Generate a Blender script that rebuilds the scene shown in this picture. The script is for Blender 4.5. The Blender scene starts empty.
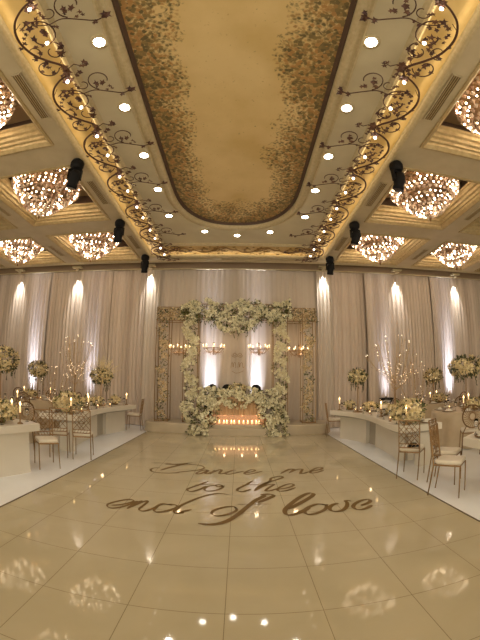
import bpy, math, random
from mathutils import Vector, Matrix
R = random.Random(11)
SC = bpy.context.scene
COL = SC.collection
PI = math.pi

# ---------------------------------------------------------------- camera
cd = bpy.data.cameras.new('camera'); cam = bpy.data.objects.new('camera', cd); COL.objects.link(cam); SC.camera = cam
FPX, PITCH, ROLL = 352.2, .168, .011
cam.matrix_world = Matrix.Translation((0, 0, 1.6)) @ Matrix.Rotation(PI/2+PITCH, 4, 'X') @ Matrix.Rotation(ROLL, 4, 'Z')
cd.type = 'PANO'; cd.panorama_type = 'FISHEYE_LENS_POLYNOMIAL'
cd.sensor_fit = 'HORIZONTAL'; cd.sensor_width = 36; cd.fisheye_fov = math.radians(200)
cd.fisheye_polynomial_k0 = 0; cd.fisheye_polynomial_k1 = -(480/36)/FPX
cd.fisheye_polynomial_k2 = 0; cd.fisheye_polynomial_k3 = 0; cd.fisheye_polynomial_k4 = 0
cd.clip_end = 200

# ---------------------------------------------------------------- world, exposure, light
w = bpy.data.worlds.new('ambient_fill'); SC.world = w; w.use_nodes = True
w.node_tree.nodes['Background'].inputs[0].default_value = (1.0, .87, .66, 1)  # added warm fill entering through the end left open behind the camera
w.node_tree.nodes['Background'].inputs[1].default_value = 1.15
vs = SC.view_settings; vs.view_transform = 'Standard'; vs.look = 'None'; vs.gamma = 1; vs.exposure = 0.7; vs.use_curve_mapping = False

def lamp(name, kind, loc, power, col, size=.05, rot=None, spot=None, blend=.5, parent=None, aim=None, spread=None):
    l = bpy.data.lights.new(name, kind); l.energy = power; l.color = col
    if kind == 'AREA': l.size = size
    else: l.shadow_soft_size = size
    if spread: l.spread = math.radians(spread)
    if kind == 'SPOT': l.spot_size = math.radians(spot); l.spot_blend = blend
    o = bpy.data.objects.new(name, l); COL.objects.link(o); o.location = loc
    if aim is not None:
        o.rotation_euler = (Vector(aim)-Vector(loc)).to_track_quat('-Z', 'Y').to_euler()
    elif rot: o.rotation_euler = rot
    if parent: o.parent = parent
    return o

X0 = -.1            # centre line of the hall
ZC = 5.28           # underside of the ceiling beams

# ---------------------------------------------------------------- helpers
class MB:
    def __init__(s): s.v = []; s.f = []
    def add(s, vs_, fs):
        n = len(s.v); s.v += [tuple(p) for p in vs_]; s.f += [tuple(i+n for i in f) for f in fs]
    def box(s, c, d, rz=0):
        x, y, z = d[0]/2, d[1]/2, d[2]/2; co, si = math.cos(rz), math.sin(rz)
        P = [(c[0]+a*x*co-b*y*si, c[1]+a*x*si+b*y*co, c[2]+e*z) for a in (-1, 1) for b in (-1, 1) for e in (-1, 1)]
        s.add(P, [(0,1,3,2),(4,6,7,5),(0,4,5,1),(2,3,7,6),(0,2,6,4),(1,5,7,3)])
    def prism(s, poly, z0, z1, bev=0):
        n = len(poly)
        rings = [(poly, z0), (poly, z1)]
        if bev:
            cx = sum(p[0] for p in poly)/n; cy = sum(p[1] for p in poly)/n
            def sh(d):
                out = []
                for p in poly:
                    v = Vector((p[0]-cx, p[1]-cy)); L = v.length; v = v*(1-d/L); out.append((cx+v.x, cy+v.y))
                return out
            rings = [(sh(bev), z0), (poly, z0+bev), (poly, z1-bev), (sh(bev), z1)]
        V = []
        for pl, z in rings: V += [(p[0], p[1], z) for p in pl]
        F = []
        for k in range(len(rings)-1):
            for i in range(n):
                j = (i+1) % n; F.append((k*n+i, k*n+j, (k+1)*n+j, (k+1)*n+i))
        F.append(tuple(range(n-1, -1, -1))); F.append(tuple(range((len(rings)-1)*n, len(rings)*n)))
        s.add(V, F)
    def tube(s, pts, r, n=6, closed=False):
        pts = [Vector(p) for p in pts]; m = len(pts); V = []; F = []
        up = None
        for i in range(m):
            if closed: t = pts[(i+1) % m]-pts[i-1]
            else: t = pts[min(i+1, m-1)]-pts[max(i-1, 0)]
            if t.length < 1e-9: t = Vector((0, 0, 1))
            t.normalize()
            if up is None:
                up = Vector((0, 0, 1)) if abs(t.z) < .9 else Vector((1, 0, 0))
            a = up-t*up.dot(t)
            if a.length < 1e-4: a = t.orthogonal()
            a.normalize(); b = t.cross(a); up = a
            rr = r[i] if isinstance(r, (list, tuple)) else r
            for k in range(n):
                g = 2*PI*k/n; V.append(pts[i]+a*(rr*math.cos(g))+b*(rr*math.sin(g)))
        for i in range(m if closed else m-1):
            j = (i+1) % m
            for k in range(n):
                l = (k+1) % n; F.append((i*n+k, i*n+l, j*n+l, j*n+k))
        if not closed: F.append(tuple(range(n-1, -1, -1))); F.append(tuple((m-1)*n+k for k in range(n)))
        s.add(V, F)
    def lathe(s, prof, c=(0, 0, 0), n=24):
        V = []; F = []
        for r, z in prof:
            for k in range(n):
                g = 2*PI*k/n; V.append((c[0]+r*math.cos(g), c[1]+r*math.sin(g), c[2]+z))
        for i in range(len(prof)-1):
            for k in range(n):
                l = (k+1) % n; F.append((i*n+k, i*n+l, (i+1)*n+l, (i+1)*n+k))
        if prof[0][0] > 1e-6: F.append(tuple(range(n-1, -1, -1)))
        if prof[-1][0] > 1e-6: F.append(tuple((len(prof)-1)*n+k for k in range(n)))
        s.add(V, F)
    def octa(s, c, rx, rz, top=.4):
        x, y, z = c; a = R.random()*PI
        V = [(x, y, z+rz*top)]+[(x+rx*math.cos(a+k*PI/2), y+rx*math.sin(a+k*PI/2), z) for k in range(4)]+[(x, y, z-rz)]
        s.add(V, [(0,1,2),(0,2,3),(0,3,4),(0,4,1),(5,2,1),(5,3,2),(5,4,3),(5,1,4)])
    def ball(s, c, r, n=8, m=5, sz=1):
        s.lathe([(max(r*math.sin(PI*i/m), 1e-7), -r*sz*math.cos(PI*i/m)) for i in range(m+1)], c, n)
    def petalflower(s, c, r, nrm=None, n=5):
        nrm = Vector(nrm) if nrm else Vector((R.uniform(-1,1), R.uniform(-1,1), R.uniform(-1,1)))
        if nrm.length < .01: nrm = Vector((0,0,1))
        nrm.normalize(); a = nrm.orthogonal().normalized(); b = nrm.cross(a); c = Vector(c); g0 = R.random()*6
        V = [c-nrm*r*.25]; F = []
        for k in range(2*n):
            g = g0+PI*k/n; rr = r if k % 2 == 0 else r*.55
            V.append(c+a*rr*math.cos(g)+b*rr*math.sin(g)+nrm*(r*.25 if k % 2 == 0 else 0))
        V.append(c+nrm*r*.3)
        for k in range(2*n):
            l = (k+1) % (2*n); F.append((0, 1+l, 1+k))
        s.add(V, F)
        V2 = [c+nrm*r*.05]; F2 = []
        for k in range(n):
            g = g0+.3+2*PI*k/n; V2.append(c+a*r*.5*math.cos(g)+b*r*.5*math.sin(g)+nrm*r*.45)
        for k in range(n): F2.append((0, 1+k, 1+(k+1) % n))
        s.add(V2, F2)
    def leaf(s, c, L, d=None, wd=.4):
        d = Vector(d) if d else Vector((R.uniform(-1,1), R.uniform(-1,1), R.uniform(-1,1)))
        if d.length < .01: d = Vector((0,0,-1))
        d.normalize(); a = d.orthogonal().normalized(); a.rotate(Matrix.Rotation(R.random()*6, 3, d)); n = d.cross(a); c = Vector(c)
        s.add([c, c+d*L*.5+a*L*wd/2+n*L*.08, c+d*L, c+d*L*.5-a*L*wd/2+n*L*.08, c+d*L*.5], [(0,1,4),(1,2,4),(2,3,4),(3,0,4)])
    def build(s, name, mat, parent=None, smooth=False, loc=None):
        me = bpy.data.meshes.new(name); me.from_pydata(s.v, [], s.f); me.validate()
        if isinstance(mat, (list, tuple)): [me.materials.append(q) for q in mat]
        else: me.materials.append(mat)
        if smooth: me.polygons.foreach_set('use_smooth', [True]*len(me.polygons))
        o = bpy.data.objects.new(name, me); COL.objects.link(o)
        if parent: o.parent = parent
        if loc: o.location = loc
        return o

def tag(o, label=None, cat=None, group=None, kind=None):
    if label: o['label'] = label
    if cat: o['category'] = cat
    if group: o['group'] = group
    if kind: o['kind'] = kind
    return o
def empty(name, loc=(0,0,0), rz=0, label=None, cat=None, group=None):
    o = bpy.data.objects.new(name, None); COL.objects.link(o); o.location = loc; o.rotation_euler = (0, 0, rz); o.empty_display_size = .1
    return tag(o, label, cat, group)
def kids(o): return [c for c in bpy.data.objects if c.parent == o]
CH = {}
def copy_tree(o, loc=None, rz=None, label=None, group=None, parent=None, scale=None, top=True):
    c = o.copy(); COL.objects.link(c)
    if parent: c.parent = parent
    if loc is not None: c.location = loc
    if rz is not None: c.rotation_euler = (0, 0, rz)
    if label: c['label'] = label
    if group: c['group'] = group
    if scale: c.scale = scale
    key = o.name
    if key not in CH: CH[key] = kids(o)
    for ch in CH[key]: copy_tree(ch, parent=c, top=False)
    return c
def struct(o): o['kind'] = 'structure'; return o

def sweep(path, prof, closed=True):
    """prof = [(inward offset, z)], path = 2D points, anticlockwise; offset to the left of the path"""
    n = len(path); V = []; F = []; m = len(prof)
    for i in range(n):
        p = Vector(path[i])
        a = Vector(path[i-1]) if (closed or i > 0) else p
        b = Vector(path[(i+1) % n]) if (closed or i < n-1) else p
        d1 = (p-a); d2 = (b-p)
        if d1.length < 1e-9: d1 = d2
        if d2.length < 1e-9: d2 = d1
        d1 = d1.normalized(); d2 = d2.normalized()
        n1 = Vector((-d1.y, d1.x)); n2 = Vector((-d2.y, d2.x)); nn = (n1+n2)
        nn = nn/(max(.3, nn.dot(n1)))
        for o, z in prof: q = p+nn*o; V.append((q.x, q.y, z))
    for i in range(n if closed else n-1):
        j = (i+1) % n
        for k in range(m-1): F.append((i*m+k, j*m+k, j*m+k+1, i*m+k+1))
    b = MB(); b.add(V, F); return b

# ---------------------------------------------------------------- materials
def new_mat(name, col=(.8,.8,.8), rough=.5, metal=0, spec=.5, emit=None, es=0, trans=0, sheen=0, alpha=1, coat=0):
    m = bpy.data.materials.new(name); m.use_nodes = True; b = m.node_tree.nodes['Principled BSDF']
    b.inputs['Base Color'].default_value = (*col, 1); b.inputs['Roughness'].default_value = rough; b.inputs['Metallic'].default_value = metal
    b.inputs['Specular IOR Level'].default_value = spec; b.inputs['Transmission Weight'].default_value = trans
    b.inputs['Sheen Weight'].default_value = sheen; b.inputs['Coat Weight'].default_value = coat; b.inputs['Alpha'].default_value = alpha
    if emit: b.inputs['Emission Color'].default_value = (*emit, 1); b.inputs['Emission Strength'].default_value = es
    return m
def N(m, t, **kw):
    n = m.node_tree.nodes.new(t)
    for k, v in kw.items(): setattr(n, k, v)
    return n
def L(m, a, b): m.node_tree.links.new(a, b)
def ramp(m, fac, stops):
    r = N(m, 'ShaderNodeValToRGB'); e = r.color_ramp.elements
    while len(e) < len(stops): e.new(.5)
    for i, (p, c) in enumerate(stops): e[i].position = p; e[i].color = (*c, 1)
    L(m, fac, r.inputs[0]); return r.outputs[0]
def coords(m, scale=(1,1,1), kind='Object'):
    t = N(m, 'ShaderNodeTexCoord'); mp = N(m, 'ShaderNodeMapping'); mp.inputs['Scale'].default_value = scale
    L(m, t.outputs[kind], mp.inputs[0]); return mp.outputs[0]
def noise_col(m, c1, c2, scale=5, detail=3, sc=(1,1,1), lo=.35, hi=.65, bump=0, kind='Object'):
    v = coords(m, sc, kind); n = N(m, 'ShaderNodeTexNoise'); n.inputs['Scale'].default_value = scale; n.inputs['Detail'].default_value = detail
    L(m, v, n.inputs['Vector']); b = m.node_tree.nodes['Principled BSDF']
    L(m, ramp(m, n.outputs['Fac'], [(lo, c1), (hi, c2)]), b.inputs['Base Color'])
    if bump:
        bp = N(m, 'ShaderNodeBump'); bp.inputs['Strength'].default_value = bump; bp.inputs['Distance'].default_value = .01
        L(m, n.outputs['Fac'], bp.inputs['Height']); L(m, bp.outputs[0], b.inputs['Normal'])
    return m
def vary(m, c1, c2):
    """colour differs from blossom to blossom (per mesh island)"""
    g = N(m, 'ShaderNodeNewGeometry'); b = m.node_tree.nodes['Principled BSDF']
    L(m, ramp(m, g.outputs['Random Per Island'], [(0, c1), (1, c2)]), b.inputs['Base Color']); return m

M = {}
M['beam'] = noise_col(new_mat('ceiling_paint', rough=.6), (.54,.45,.29), (.59,.50,.33), 3)
M['plateau'] = noise_col(new_mat('ceiling_cream', rough=.45), (.58,.51,.34), (.64,.57,.39), 2)
M['gold_band'] = noise_col(new_mat('gold_leaf_band', rough=.42, metal=.25), (.68,.48,.17), (.80,.60,.26), 2.2, 5)
M['gold_mould'] = noise_col(new_mat('gold_moulding', rough=.4, metal=.2), (.44,.33,.16), (.54,.42,.22), 12, 4, bump=.25)
M['cream_mould'] = noise_col(new_mat('cream_moulding', rough=.45), (.52,.43,.25), (.60,.50,.31), 18, 4, bump=.3)
M['dark_recess'] = new_mat('recess_shade', (.10,.06,.04), .7)  # shade of the rim, coves and pocket put into a near-black brown
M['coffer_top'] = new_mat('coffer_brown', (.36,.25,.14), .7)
M['side_floor'] = noise_col(new_mat('white_floor', rough=.3), (.82,.83,.84), (.88,.90,.92), 1.2, 4)
M['curtain'] = new_mat('satin_drape', rough=.55, sheen=.3)
M['curtain_pale'] = new_mat('pale_drape', rough=.5, sheen=.3)
M['wall'] = noise_col(new_mat('wall_paint', rough=.7), (.46,.36,.25), (.52,.41,.29), 2)
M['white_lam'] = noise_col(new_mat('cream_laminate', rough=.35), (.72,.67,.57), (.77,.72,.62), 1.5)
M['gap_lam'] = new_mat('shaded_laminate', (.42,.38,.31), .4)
M['gold'] = new_mat('gold_metal', (.34,.22,.11), .38, .8)
M['dark_gold'] = new_mat('bronze_metal', (.22,.13,.06), .4, .8)
M['iron'] = new_mat('wrought_bronze', (.10,.045,.03), .5, .4)
M['iron_leaf'] = vary(new_mat('bronze_leaf', rough=.45, metal=.3), (.07,.03,.035), (.20,.10,.06))
M['relief'] = new_mat('gilt_relief', (.38,.22,.06), .4, .4)
M['cushion'] = noise_col(new_mat('ivory_cushion', rough=.6, sheen=.2), (.74,.66,.53), (.82,.75,.62), 6)
M['black'] = new_mat('black_plastic', (.006,.006,.007), .6, spec=.2)
M['glassblack'] = new_mat('dark_lens', (.03,.03,.05), .1)
M['cloth'] = noise_col(new_mat('table_linen', rough=.65, sheen=.3), (.50,.40,.27), (.60,.49,.34), 3)
M['napkin'] = new_mat('white_napkin', (.82,.78,.70), .6)
M['plate'] = new_mat('white_plate', (.8,.77,.7), .2)
M['glass'] = new_mat('clear_glass', (1,1,1), .03, trans=1)
M['bloom'] = vary(new_mat('cream_blossom', rough=.6), (.70,.56,.28), (1,.90,.62))
M['bloom_w'] = vary(new_mat('white_blossom', rough=.6), (.72,.64,.38), (1,.96,.76))
M['bloom_pink'] = vary(new_mat('blush_blossom', rough=.6), (.50,.34,.16), (.95,.82,.56))
M['leafg'] = vary(new_mat('green_leaf', rough=.5), (.03,.04,.012), (.24,.25,.08))
M['leafd'] = vary(new_mat('dark_leaf', rough=.5), (.03,.035,.012), (.12,.13,.05))
M['wax'] = new_mat('candle_wax', (.85,.75,.55), .5, emit=(1,.6,.25), es=.6)
M['flame'] = new_mat('flame', (1,.7,.3), .5, emit=(1,.62,.25), es=5)
M['bulb'] = new_mat('warm_bulb', (1,.8,.5), .5, emit=(1,.70,.38), es=4)
M['bead'] = vary(new_mat('crystal_bead', rough=.12, metal=0, trans=.35), (.60,.36,.24), (1,.84,.68))
M['gemglow'] = new_mat('glowing_crystal', (1,.8,.5), .3, emit=(1,.78,.52), es=14)  # light of the inner bulbs put into glowing crystal pieces
M['fairy'] = new_mat('fairy_bulb', (1,1,1), .5, emit=(1,.80,.55), es=5)
M['disc'] = new_mat('lamp_disc', (1,1,1), .5, emit=(1,.93,.78), es=16)
M['vinebulb'] = new_mat('vine_bulb', (1,1,1), .5, emit=(1,.82,.62), es=9)
M['copper'] = new_mat('copper_mirror', (.62,.34,.20), .22, .8)
M['copper_cloth'] = noise_col(new_mat('rose_gold_cloth', rough=.45, metal=.2), (.50,.32,.17), (.62,.42,.24), 4, sc=(8,1,1))
M['stage'] = noise_col(new_mat('stage_fabric', rough=.35), (.48,.40,.28), (.55,.46,.32), 2)
M['lettering'] = new_mat('gold_vinyl', (.17,.10,.03), .5, spec=.2)
M['pelmet'] = new_mat('pelmet_brown', (.30,.21,.13), .6)
M['trim_dark'] = new_mat('trim_bronze', (.14,.10,.06), .4, .3)
M['vent'] = new_mat('vent_brown', (.13,.085,.04), .6)
M['wire'] = new_mat('gold_wire', (.55,.38,.16), .35, .7)
for k in ('fairy', 'flame', 'wax', 'bulb', 'vinebulb'):
    M[k].cycles.emission_sampling = 'NONE'

def fold_shade(m, c_dark, c_light):  # shade of the folds put into the colour as streaks along X
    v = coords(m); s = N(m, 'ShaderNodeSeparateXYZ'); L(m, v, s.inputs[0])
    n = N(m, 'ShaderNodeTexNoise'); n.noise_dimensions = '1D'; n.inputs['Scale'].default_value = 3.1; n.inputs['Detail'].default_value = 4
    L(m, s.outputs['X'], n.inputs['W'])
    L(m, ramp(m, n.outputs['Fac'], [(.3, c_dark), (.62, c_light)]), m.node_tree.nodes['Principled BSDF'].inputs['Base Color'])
fold_shade(M['curtain'], (.52,.42,.34), (.70,.59,.50))
fold_shade(M['curtain_pale'], (.58,.49,.40), (.66,.57,.48))

# polished cream tiles with thin dark joints
m = M['tile'] = new_mat('polished_tile', rough=.05, spec=0.38)
v = coords(m); s = N(m, 'ShaderNodeSeparateXYZ'); L(m, v, s.inputs[0])
def joint(out, off):
    a = N(m, 'ShaderNodeMath', operation='SUBTRACT'); L(m, out, a.inputs[0]); a.inputs[1].default_value = off
    d = N(m, 'ShaderNodeMath', operation='DIVIDE'); L(m, a.outputs[0], d.inputs[0]); d.inputs[1].default_value = .654
    p = N(m, 'ShaderNodeMath', operation='PINGPONG'); L(m, d.outputs[0], p.inputs[0]); p.inputs[1].default_value = .5
    return p.outputs[0], d.outputs[0]
px_, ux = joint(s.outputs['X'], -.078); py_, uy = joint(s.outputs['Y'], 2.03)
mn = N(m, 'ShaderNodeMath', operation='MINIMUM'); L(m, px_, mn.inputs[0]); L(m, py_, mn.inputs[1])
lt = N(m, 'ShaderNodeMath', operation='LESS_THAN'); L(m, mn.outputs[0], lt.inputs[0]); lt.inputs[1].default_value = .0038
n1 = N(m, 'ShaderNodeTexNoise'); n1.inputs['Scale'].default_value = 1.3; n1.inputs['Detail'].default_value = 6; n1.inputs['Distortion'].default_value = .6; L(m, v, n1.inputs['Vector'])
c1 = ramp(m, n1.outputs['Fac'], [(.3, (.47,.405,.265)), (.7, (.53,.46,.31))])
mx = N(m, 'ShaderNodeMix', data_type='RGBA'); L(m, lt.outputs[0], mx.inputs['Factor']); L(m, c1, mx.inputs[6]); mx.inputs[7].default_value = (.24,.19,.11,1)
L(m, mx.outputs[2], m.node_tree.nodes['Principled BSDF'].inputs['Base Color'])

# painted oval: gold sky, leafy border
m = M['painting'] = new_mat('painted_canvas', rough=.55)
t = N(m, 'ShaderNodeAttribute', attribute_name='edge')      # 0 at the rim, 1 along the middle line
v = coords(m)
na = N(m, 'ShaderNodeTexNoise'); na.inputs['Scale'].default_value = 1.1; na.inputs['Detail'].default_value = 5; L(m, v, na.inputs['Vector'])
nb = N(m, 'ShaderNodeTexNoise'); nb.inputs['Scale'].default_value = 8; nb.inputs['Detail'].default_value = 8; nb.inputs['Roughness'].default_value = .65; nb.inputs['Distortion'].default_value = 2.0; L(m, v, nb.inputs['Vector'])
vo = N(m, 'ShaderNodeTexVoronoi'); vo.inputs['Scale'].default_value = 20; L(m, v, vo.inputs['Vector'])
sky_c = ramp(m, na.outputs['Fac'], [(.35, (.66,.48,.20)), (.65, (.78,.60,.30))])
nw = N(m, 'ShaderNodeMath', operation='MULTIPLY_ADD'); L(m, na.outputs['Fac'], nw.inputs[0]); nw.inputs[1].default_value = .9; L(m, t.outputs['Fac'], nw.inputs[2])
den = ramp(m, nw.outputs[0], [(.62, (1,1,1)), (1.1, (.42,.42,.42)), (1.75, (0,0,0))])       # how dense the leaves are
dd = N(m, 'ShaderNodeMath', operation='MULTIPLY'); L(m, den, dd.inputs[0]); dd.inputs[1].default_value = .42
th = N(m, 'ShaderNodeMath', operation='SUBTRACT'); th.inputs[0].default_value = .70; L(m, dd.outputs[0], th.inputs[1])
a1 = N(m, 'ShaderNodeMath', operation='MULTIPLY_ADD'); L(m, vo.outputs['Distance'], a1.inputs[0]); a1.inputs[1].default_value = -.35; 
a2 = N(m, 'ShaderNodeMath', operation='ADD'); L(m, nb.outputs['Fac'], a2.inputs[0]); a2.inputs[1].default_value = .10; L(m, a2.outputs[0], a1.inputs[2])
df = N(m, 'ShaderNodeMath', operation='SUBTRACT'); L(m, a1.outputs[0], df.inputs[0]); L(m, th.outputs[0], df.inputs[1])
msk = N(m, 'ShaderNodeMapRange'); L(m, df.outputs[0], msk.inputs[0]); msk.inputs[1].default_value = -.10; msk.inputs[2].default_value = .09; msk.inputs[3].default_value = 0; msk.inputs[4].default_value = .95
lc = ramp(m, vo.outputs['Color'], [(.2, (.11,.085,.035)), (.5, (.24,.17,.06)), (.72, (.44,.22,.07)), (.95, (.42,.29,.11))])
mx = N(m, 'ShaderNodeMix', data_type='RGBA'); L(m, msk.outputs[0], mx.inputs['Factor']); L(m, sky_c, mx.inputs[6]); L(m, lc, mx.inputs[7])
L(m, mx.outputs[2], m.node_tree.nodes['Principled BSDF'].inputs['Base Color'])

ORD = ['first','second','third','fourth','fifth','sixth','seventh','eighth','ninth','tenth','eleventh','twelfth']
SIDES = ['right side','far right side','far side','far left side','left side','near left side','near side','near right side']

# ================================================================ the hall
YB = 11.25                       # back wall
b = MB(); b.add([(-2.65,-4,0),(2.52,-4,0),(2.52,10.3,0),(-2.65,10.3,0)], [(0,1,2,3)]); struct(b.build('floor', M['tile']))
b = MB()
b.add([(-12,-4,0),(-2.65,-4,0),(-2.65,YB,0),(-12,YB,0)], [(0,1,2,3)]); b.add([(2.52,-4,0),(12,-4,0),(12,YB,0),(2.52,YB,0)], [(0,1,2,3)])
b.add([(-2.65,10.3,0),(2.52,10.3,0),(2.52,YB,0),(-2.65,YB,0)], [(0,1,2,3)])
struct(b.build('floor', M['side_floor']))
for i, x in enumerate((-2.65, 2.52)):
    b = MB(); b.box((x, 2.95, .003), (.018, 13.9, .006)); struct(b.build('trim_%d' % (i+1), M['trim_dark']))
b = MB(); b.box((0, YB+.1, 2.9), (24.4, .2, 5.8)); struct(b.build('wall_back', M['wall']))
b = MB(); b.box((-12.1, 3.6, 2.9), (.2, 15.3, 5.8)); struct(b.build('wall_left', M['wall']))
b = MB(); b.box((12.1, 3.6, 2.9), (.2, 15.3, 5.8)); struct(b.build('wall_right', M['wall']))

# ---- ceiling: flat beams with holes for the centre panel and for the coffers
HALF = 2.70; YF = 10.13; YN = -3.6
cof_x = [(-5.37,-3.2), (-8.1,-6.0), (-10.9,-8.75), (3.0,5.17), (5.8,7.95), (8.6,10.75)]
cof_y = [(1.92,4.24), (5.0,7.33), (8.1,10.36)]
holes = [(X0-HALF, X0+HALF, YN, YF)]+[(a[0], a[1], c[0], c[1]) for a in cof_x for c in cof_y]
xs = sorted(set([-12., 12.]+[h for q in holes for h in q[:2]])); ys = sorted(set([-4., 10.52]+[h for q in holes for h in q[2:]]))
b = MB()
for i in range(len(xs)-1):
    for j in range(len(ys)-1):
        cx, cy = (xs[i]+xs[i+1])/2, (ys[j]+ys[j+1])/2
        if any(h[0] < cx < h[1] and h[2] < cy < h[3] for h in holes): continue
        b.add([(xs[i],ys[j],ZC),(xs[i],ys[j+1],ZC),(xs[i+1],ys[j+1],ZC),(xs[i+1],ys[j],ZC)], [(0,1,2,3)])
struct(b.build('ceiling', M['beam']))
b = MB(); b.box((0, 3.6, 6.35), (24.4, 15.5, .1)); struct(b.build('ceiling', M['wall']))       # slab above
def rect(x0, x1, y0, y1): return [(x0,y0),(x1,y0),(x1,y1),(x0,y1)]
# centre panel: gold band, cream plateau, painted oval
ZB = 5.325; ZP = 5.29
struct(sweep(rect(X0-HALF, X0+HALF, YN, YF), [(-.05,ZC-.001),(-.045,ZC-.03),(-.01,ZC-.035),(.02,ZC-.02),(.04,ZC+.01),(.06,ZC+.02),(.07,ZB)]).build('trim_3', M['cream_mould']))
PH, PY = 2.06, 9.12
PN = -3.0
struct(sweep(rect(X0-HALF+.05, X0+HALF-.05, YN+.05, YF-.05), [(0,ZB),(.7,ZB)]).build('ceiling', M['gold_band']))
struct(sweep(rect(X0-PH, X0+PH, PN, PY), [(-.10,ZB),(-.09,ZP-.02),(-.05,ZP-.05),(-.02,ZP-.03),(.0,ZP-.04),(.04,ZP-.02),(.06,ZP)]).build('trim_4', M['cream_mould']))
OA, OYF, OB, OYN = 1.30, 6.15, 1.83, -.2
oval = []; rim = []
NS, NA = 16, 28
for k in range(NS): y = OYN+(OYF-OYN)*k/NS; oval.append((X0+OA, y)); rim.append((X0+PH-.05, y))
def arc(cy, sg, far):
    for k in range(NA+1):
        a = PI*k/NA
        if sg < 0: a = PI+a
        c, s_ = math.cos(a), math.sin(a); e = 2/2.35
        oval.append((X0+OA*math.copysign(abs(c)**e, c), cy+OB*math.copysign(abs(s_)**e, s_)))
        dx, dy = c*OA, s_*OB
        t_ = min((PH-.05)/max(abs(dx), 1e-6), abs(far-cy)/max(abs(dy), 1e-6)); rim.append((X0+dx*t_, cy+dy*t_))
arc(OYF, 1, PY-.05)
for k in range(1, NS): y = OYF-(OYF-OYN)*k/NS; oval.append((X0-OA, y)); rim.append((X0-PH+.05, y))
arc(OYN, -1, PN+.05)
# rectangle corners land between two samples: pull the nearest sample on to each
for cx_, cy_ in ((X0+PH-.05, PY-.05), (X0-PH+.05, PY-.05), (X0-PH+.05, PN+.05), (X0+PH-.05, PN+.05)):
    i = min(range(len(rim)), key=lambda q: (rim[q][0]-cx_)**2+(rim[q][1]-cy_)**2); rim[i] = (cx_, cy_)
n = len(oval); b = MB()
b.add([(x,y,ZP) for x, y in oval]+[(x,y,ZP) for x, y in rim], [(i, n+i, n+(i+1) % n, (i+1) % n) for i in range(n)])
struct(b.build('ceiling', M['plateau']))
struct(sweep(oval, [(-.19,ZP-.001),(-.185,ZP-.03),(-.16,ZP-.035),(-.14,ZP-.01),(-.10,ZP-.012),(-.09,ZP-.045),(-.05,ZP-.05),(-.02,ZP-.03),(.0,ZP),(.01,ZP+.05),(.03,ZP+.06)]).build('trim_5', M['cream_mould'], smooth=False))
struct(sweep(oval, [(.0,ZP+.03),(.035,ZP+.02),(.05,ZP+.06),(.06,ZP+.09)]).build('trim_6', M['dark_recess']))
# painting as concentric rings carrying the distance from the rim
rings = [0,.04,.1,.2,.35,.55,.8,1]; V = []; E = []
cyl = [(X0, min(max(y, OYN), OYF)) for x, y in oval]
for r_ in rings:
    for (x, y), (cx_, cy_) in zip(oval, cyl): V.append((x+(cx_-x)*r_, y+(cy_-y)*r_, ZP+.085)); E.append(r_)
F = [(k*n+i, k*n+(i+1) % n, (k+1)*n+(i+1) % n, (k+1)*n+i) for k in range(len(rings)-1) for i in range(n)]
b = MB(); b.add(V, F)
me = bpy.data.meshes.new('painted_panel'); me.from_pydata(V, [], F); at = me.attributes.new('edge', 'FLOAT', 'POINT'); at.data.foreach_set('value', E)
me.materials.append(M['painting']); po = bpy.data.objects.new('ceiling_painting', me); COL.objects.link(po)
tag(po, 'long oval painting of leafy vines on a golden sky set in the ceiling', 'painting')

# coffers
NC = 5.98
tn = 7
for a in cof_x:
    for c in cof_y:
        P = rect(a[0], a[1], c[0], c[1])
        struct(sweep(P, [(-.05,ZC-.001),(-.05,ZC-.025),(-.01,ZC-.03),(.02,ZC-.005),(.05,ZC+.02),(.06,ZC+.06),(.10,ZC+.07),(.11,ZC+.12),(.155,ZC+.14),(.165,ZC+.2),(.21,ZC+.22),(.22,ZC+.29),(.255,ZC+.31),(.26,ZC+.35)]).build('trim_%d' % tn, M['gold_mould'])); tn += 1
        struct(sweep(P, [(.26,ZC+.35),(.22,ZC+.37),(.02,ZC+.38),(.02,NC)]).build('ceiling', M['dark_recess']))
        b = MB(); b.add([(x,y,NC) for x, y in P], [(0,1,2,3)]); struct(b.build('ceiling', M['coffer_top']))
# cornice and curtain pocket in front of the back wall
b = MB()
b.add([(-12,10.52,ZC),(12,10.52,ZC),(12,10.56,ZC-.03),(-12,10.56,ZC-.03)], [(0,1,2,3)])
b.add([(-12,10.56,ZC-.03),(12,10.56,ZC-.03),(12,10.60,ZC-.03),(-12,10.60,ZC-.03)], [(0,1,2,3)])
b.add([(-12,10.60,ZC-.03),(12,10.60,ZC-.03),(12,10.66,ZC+.25),(-12,10.66,ZC+.25)], [(0,1,2,3)])
struct(b.build('trim_30', M['cream_mould']))
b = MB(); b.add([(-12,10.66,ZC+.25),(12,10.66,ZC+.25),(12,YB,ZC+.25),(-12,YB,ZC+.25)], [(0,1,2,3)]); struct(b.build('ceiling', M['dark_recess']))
b = MB(); b.box((0, 10.99, ZC+.06), (24, .03, .36)); struct(b.build('trim_31', M['pelmet']))
b = MB(); b.box((0, 10.975, ZC-.135), (24, .05, .035)); struct(b.build('trim_32', M['cream_mould']))

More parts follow.
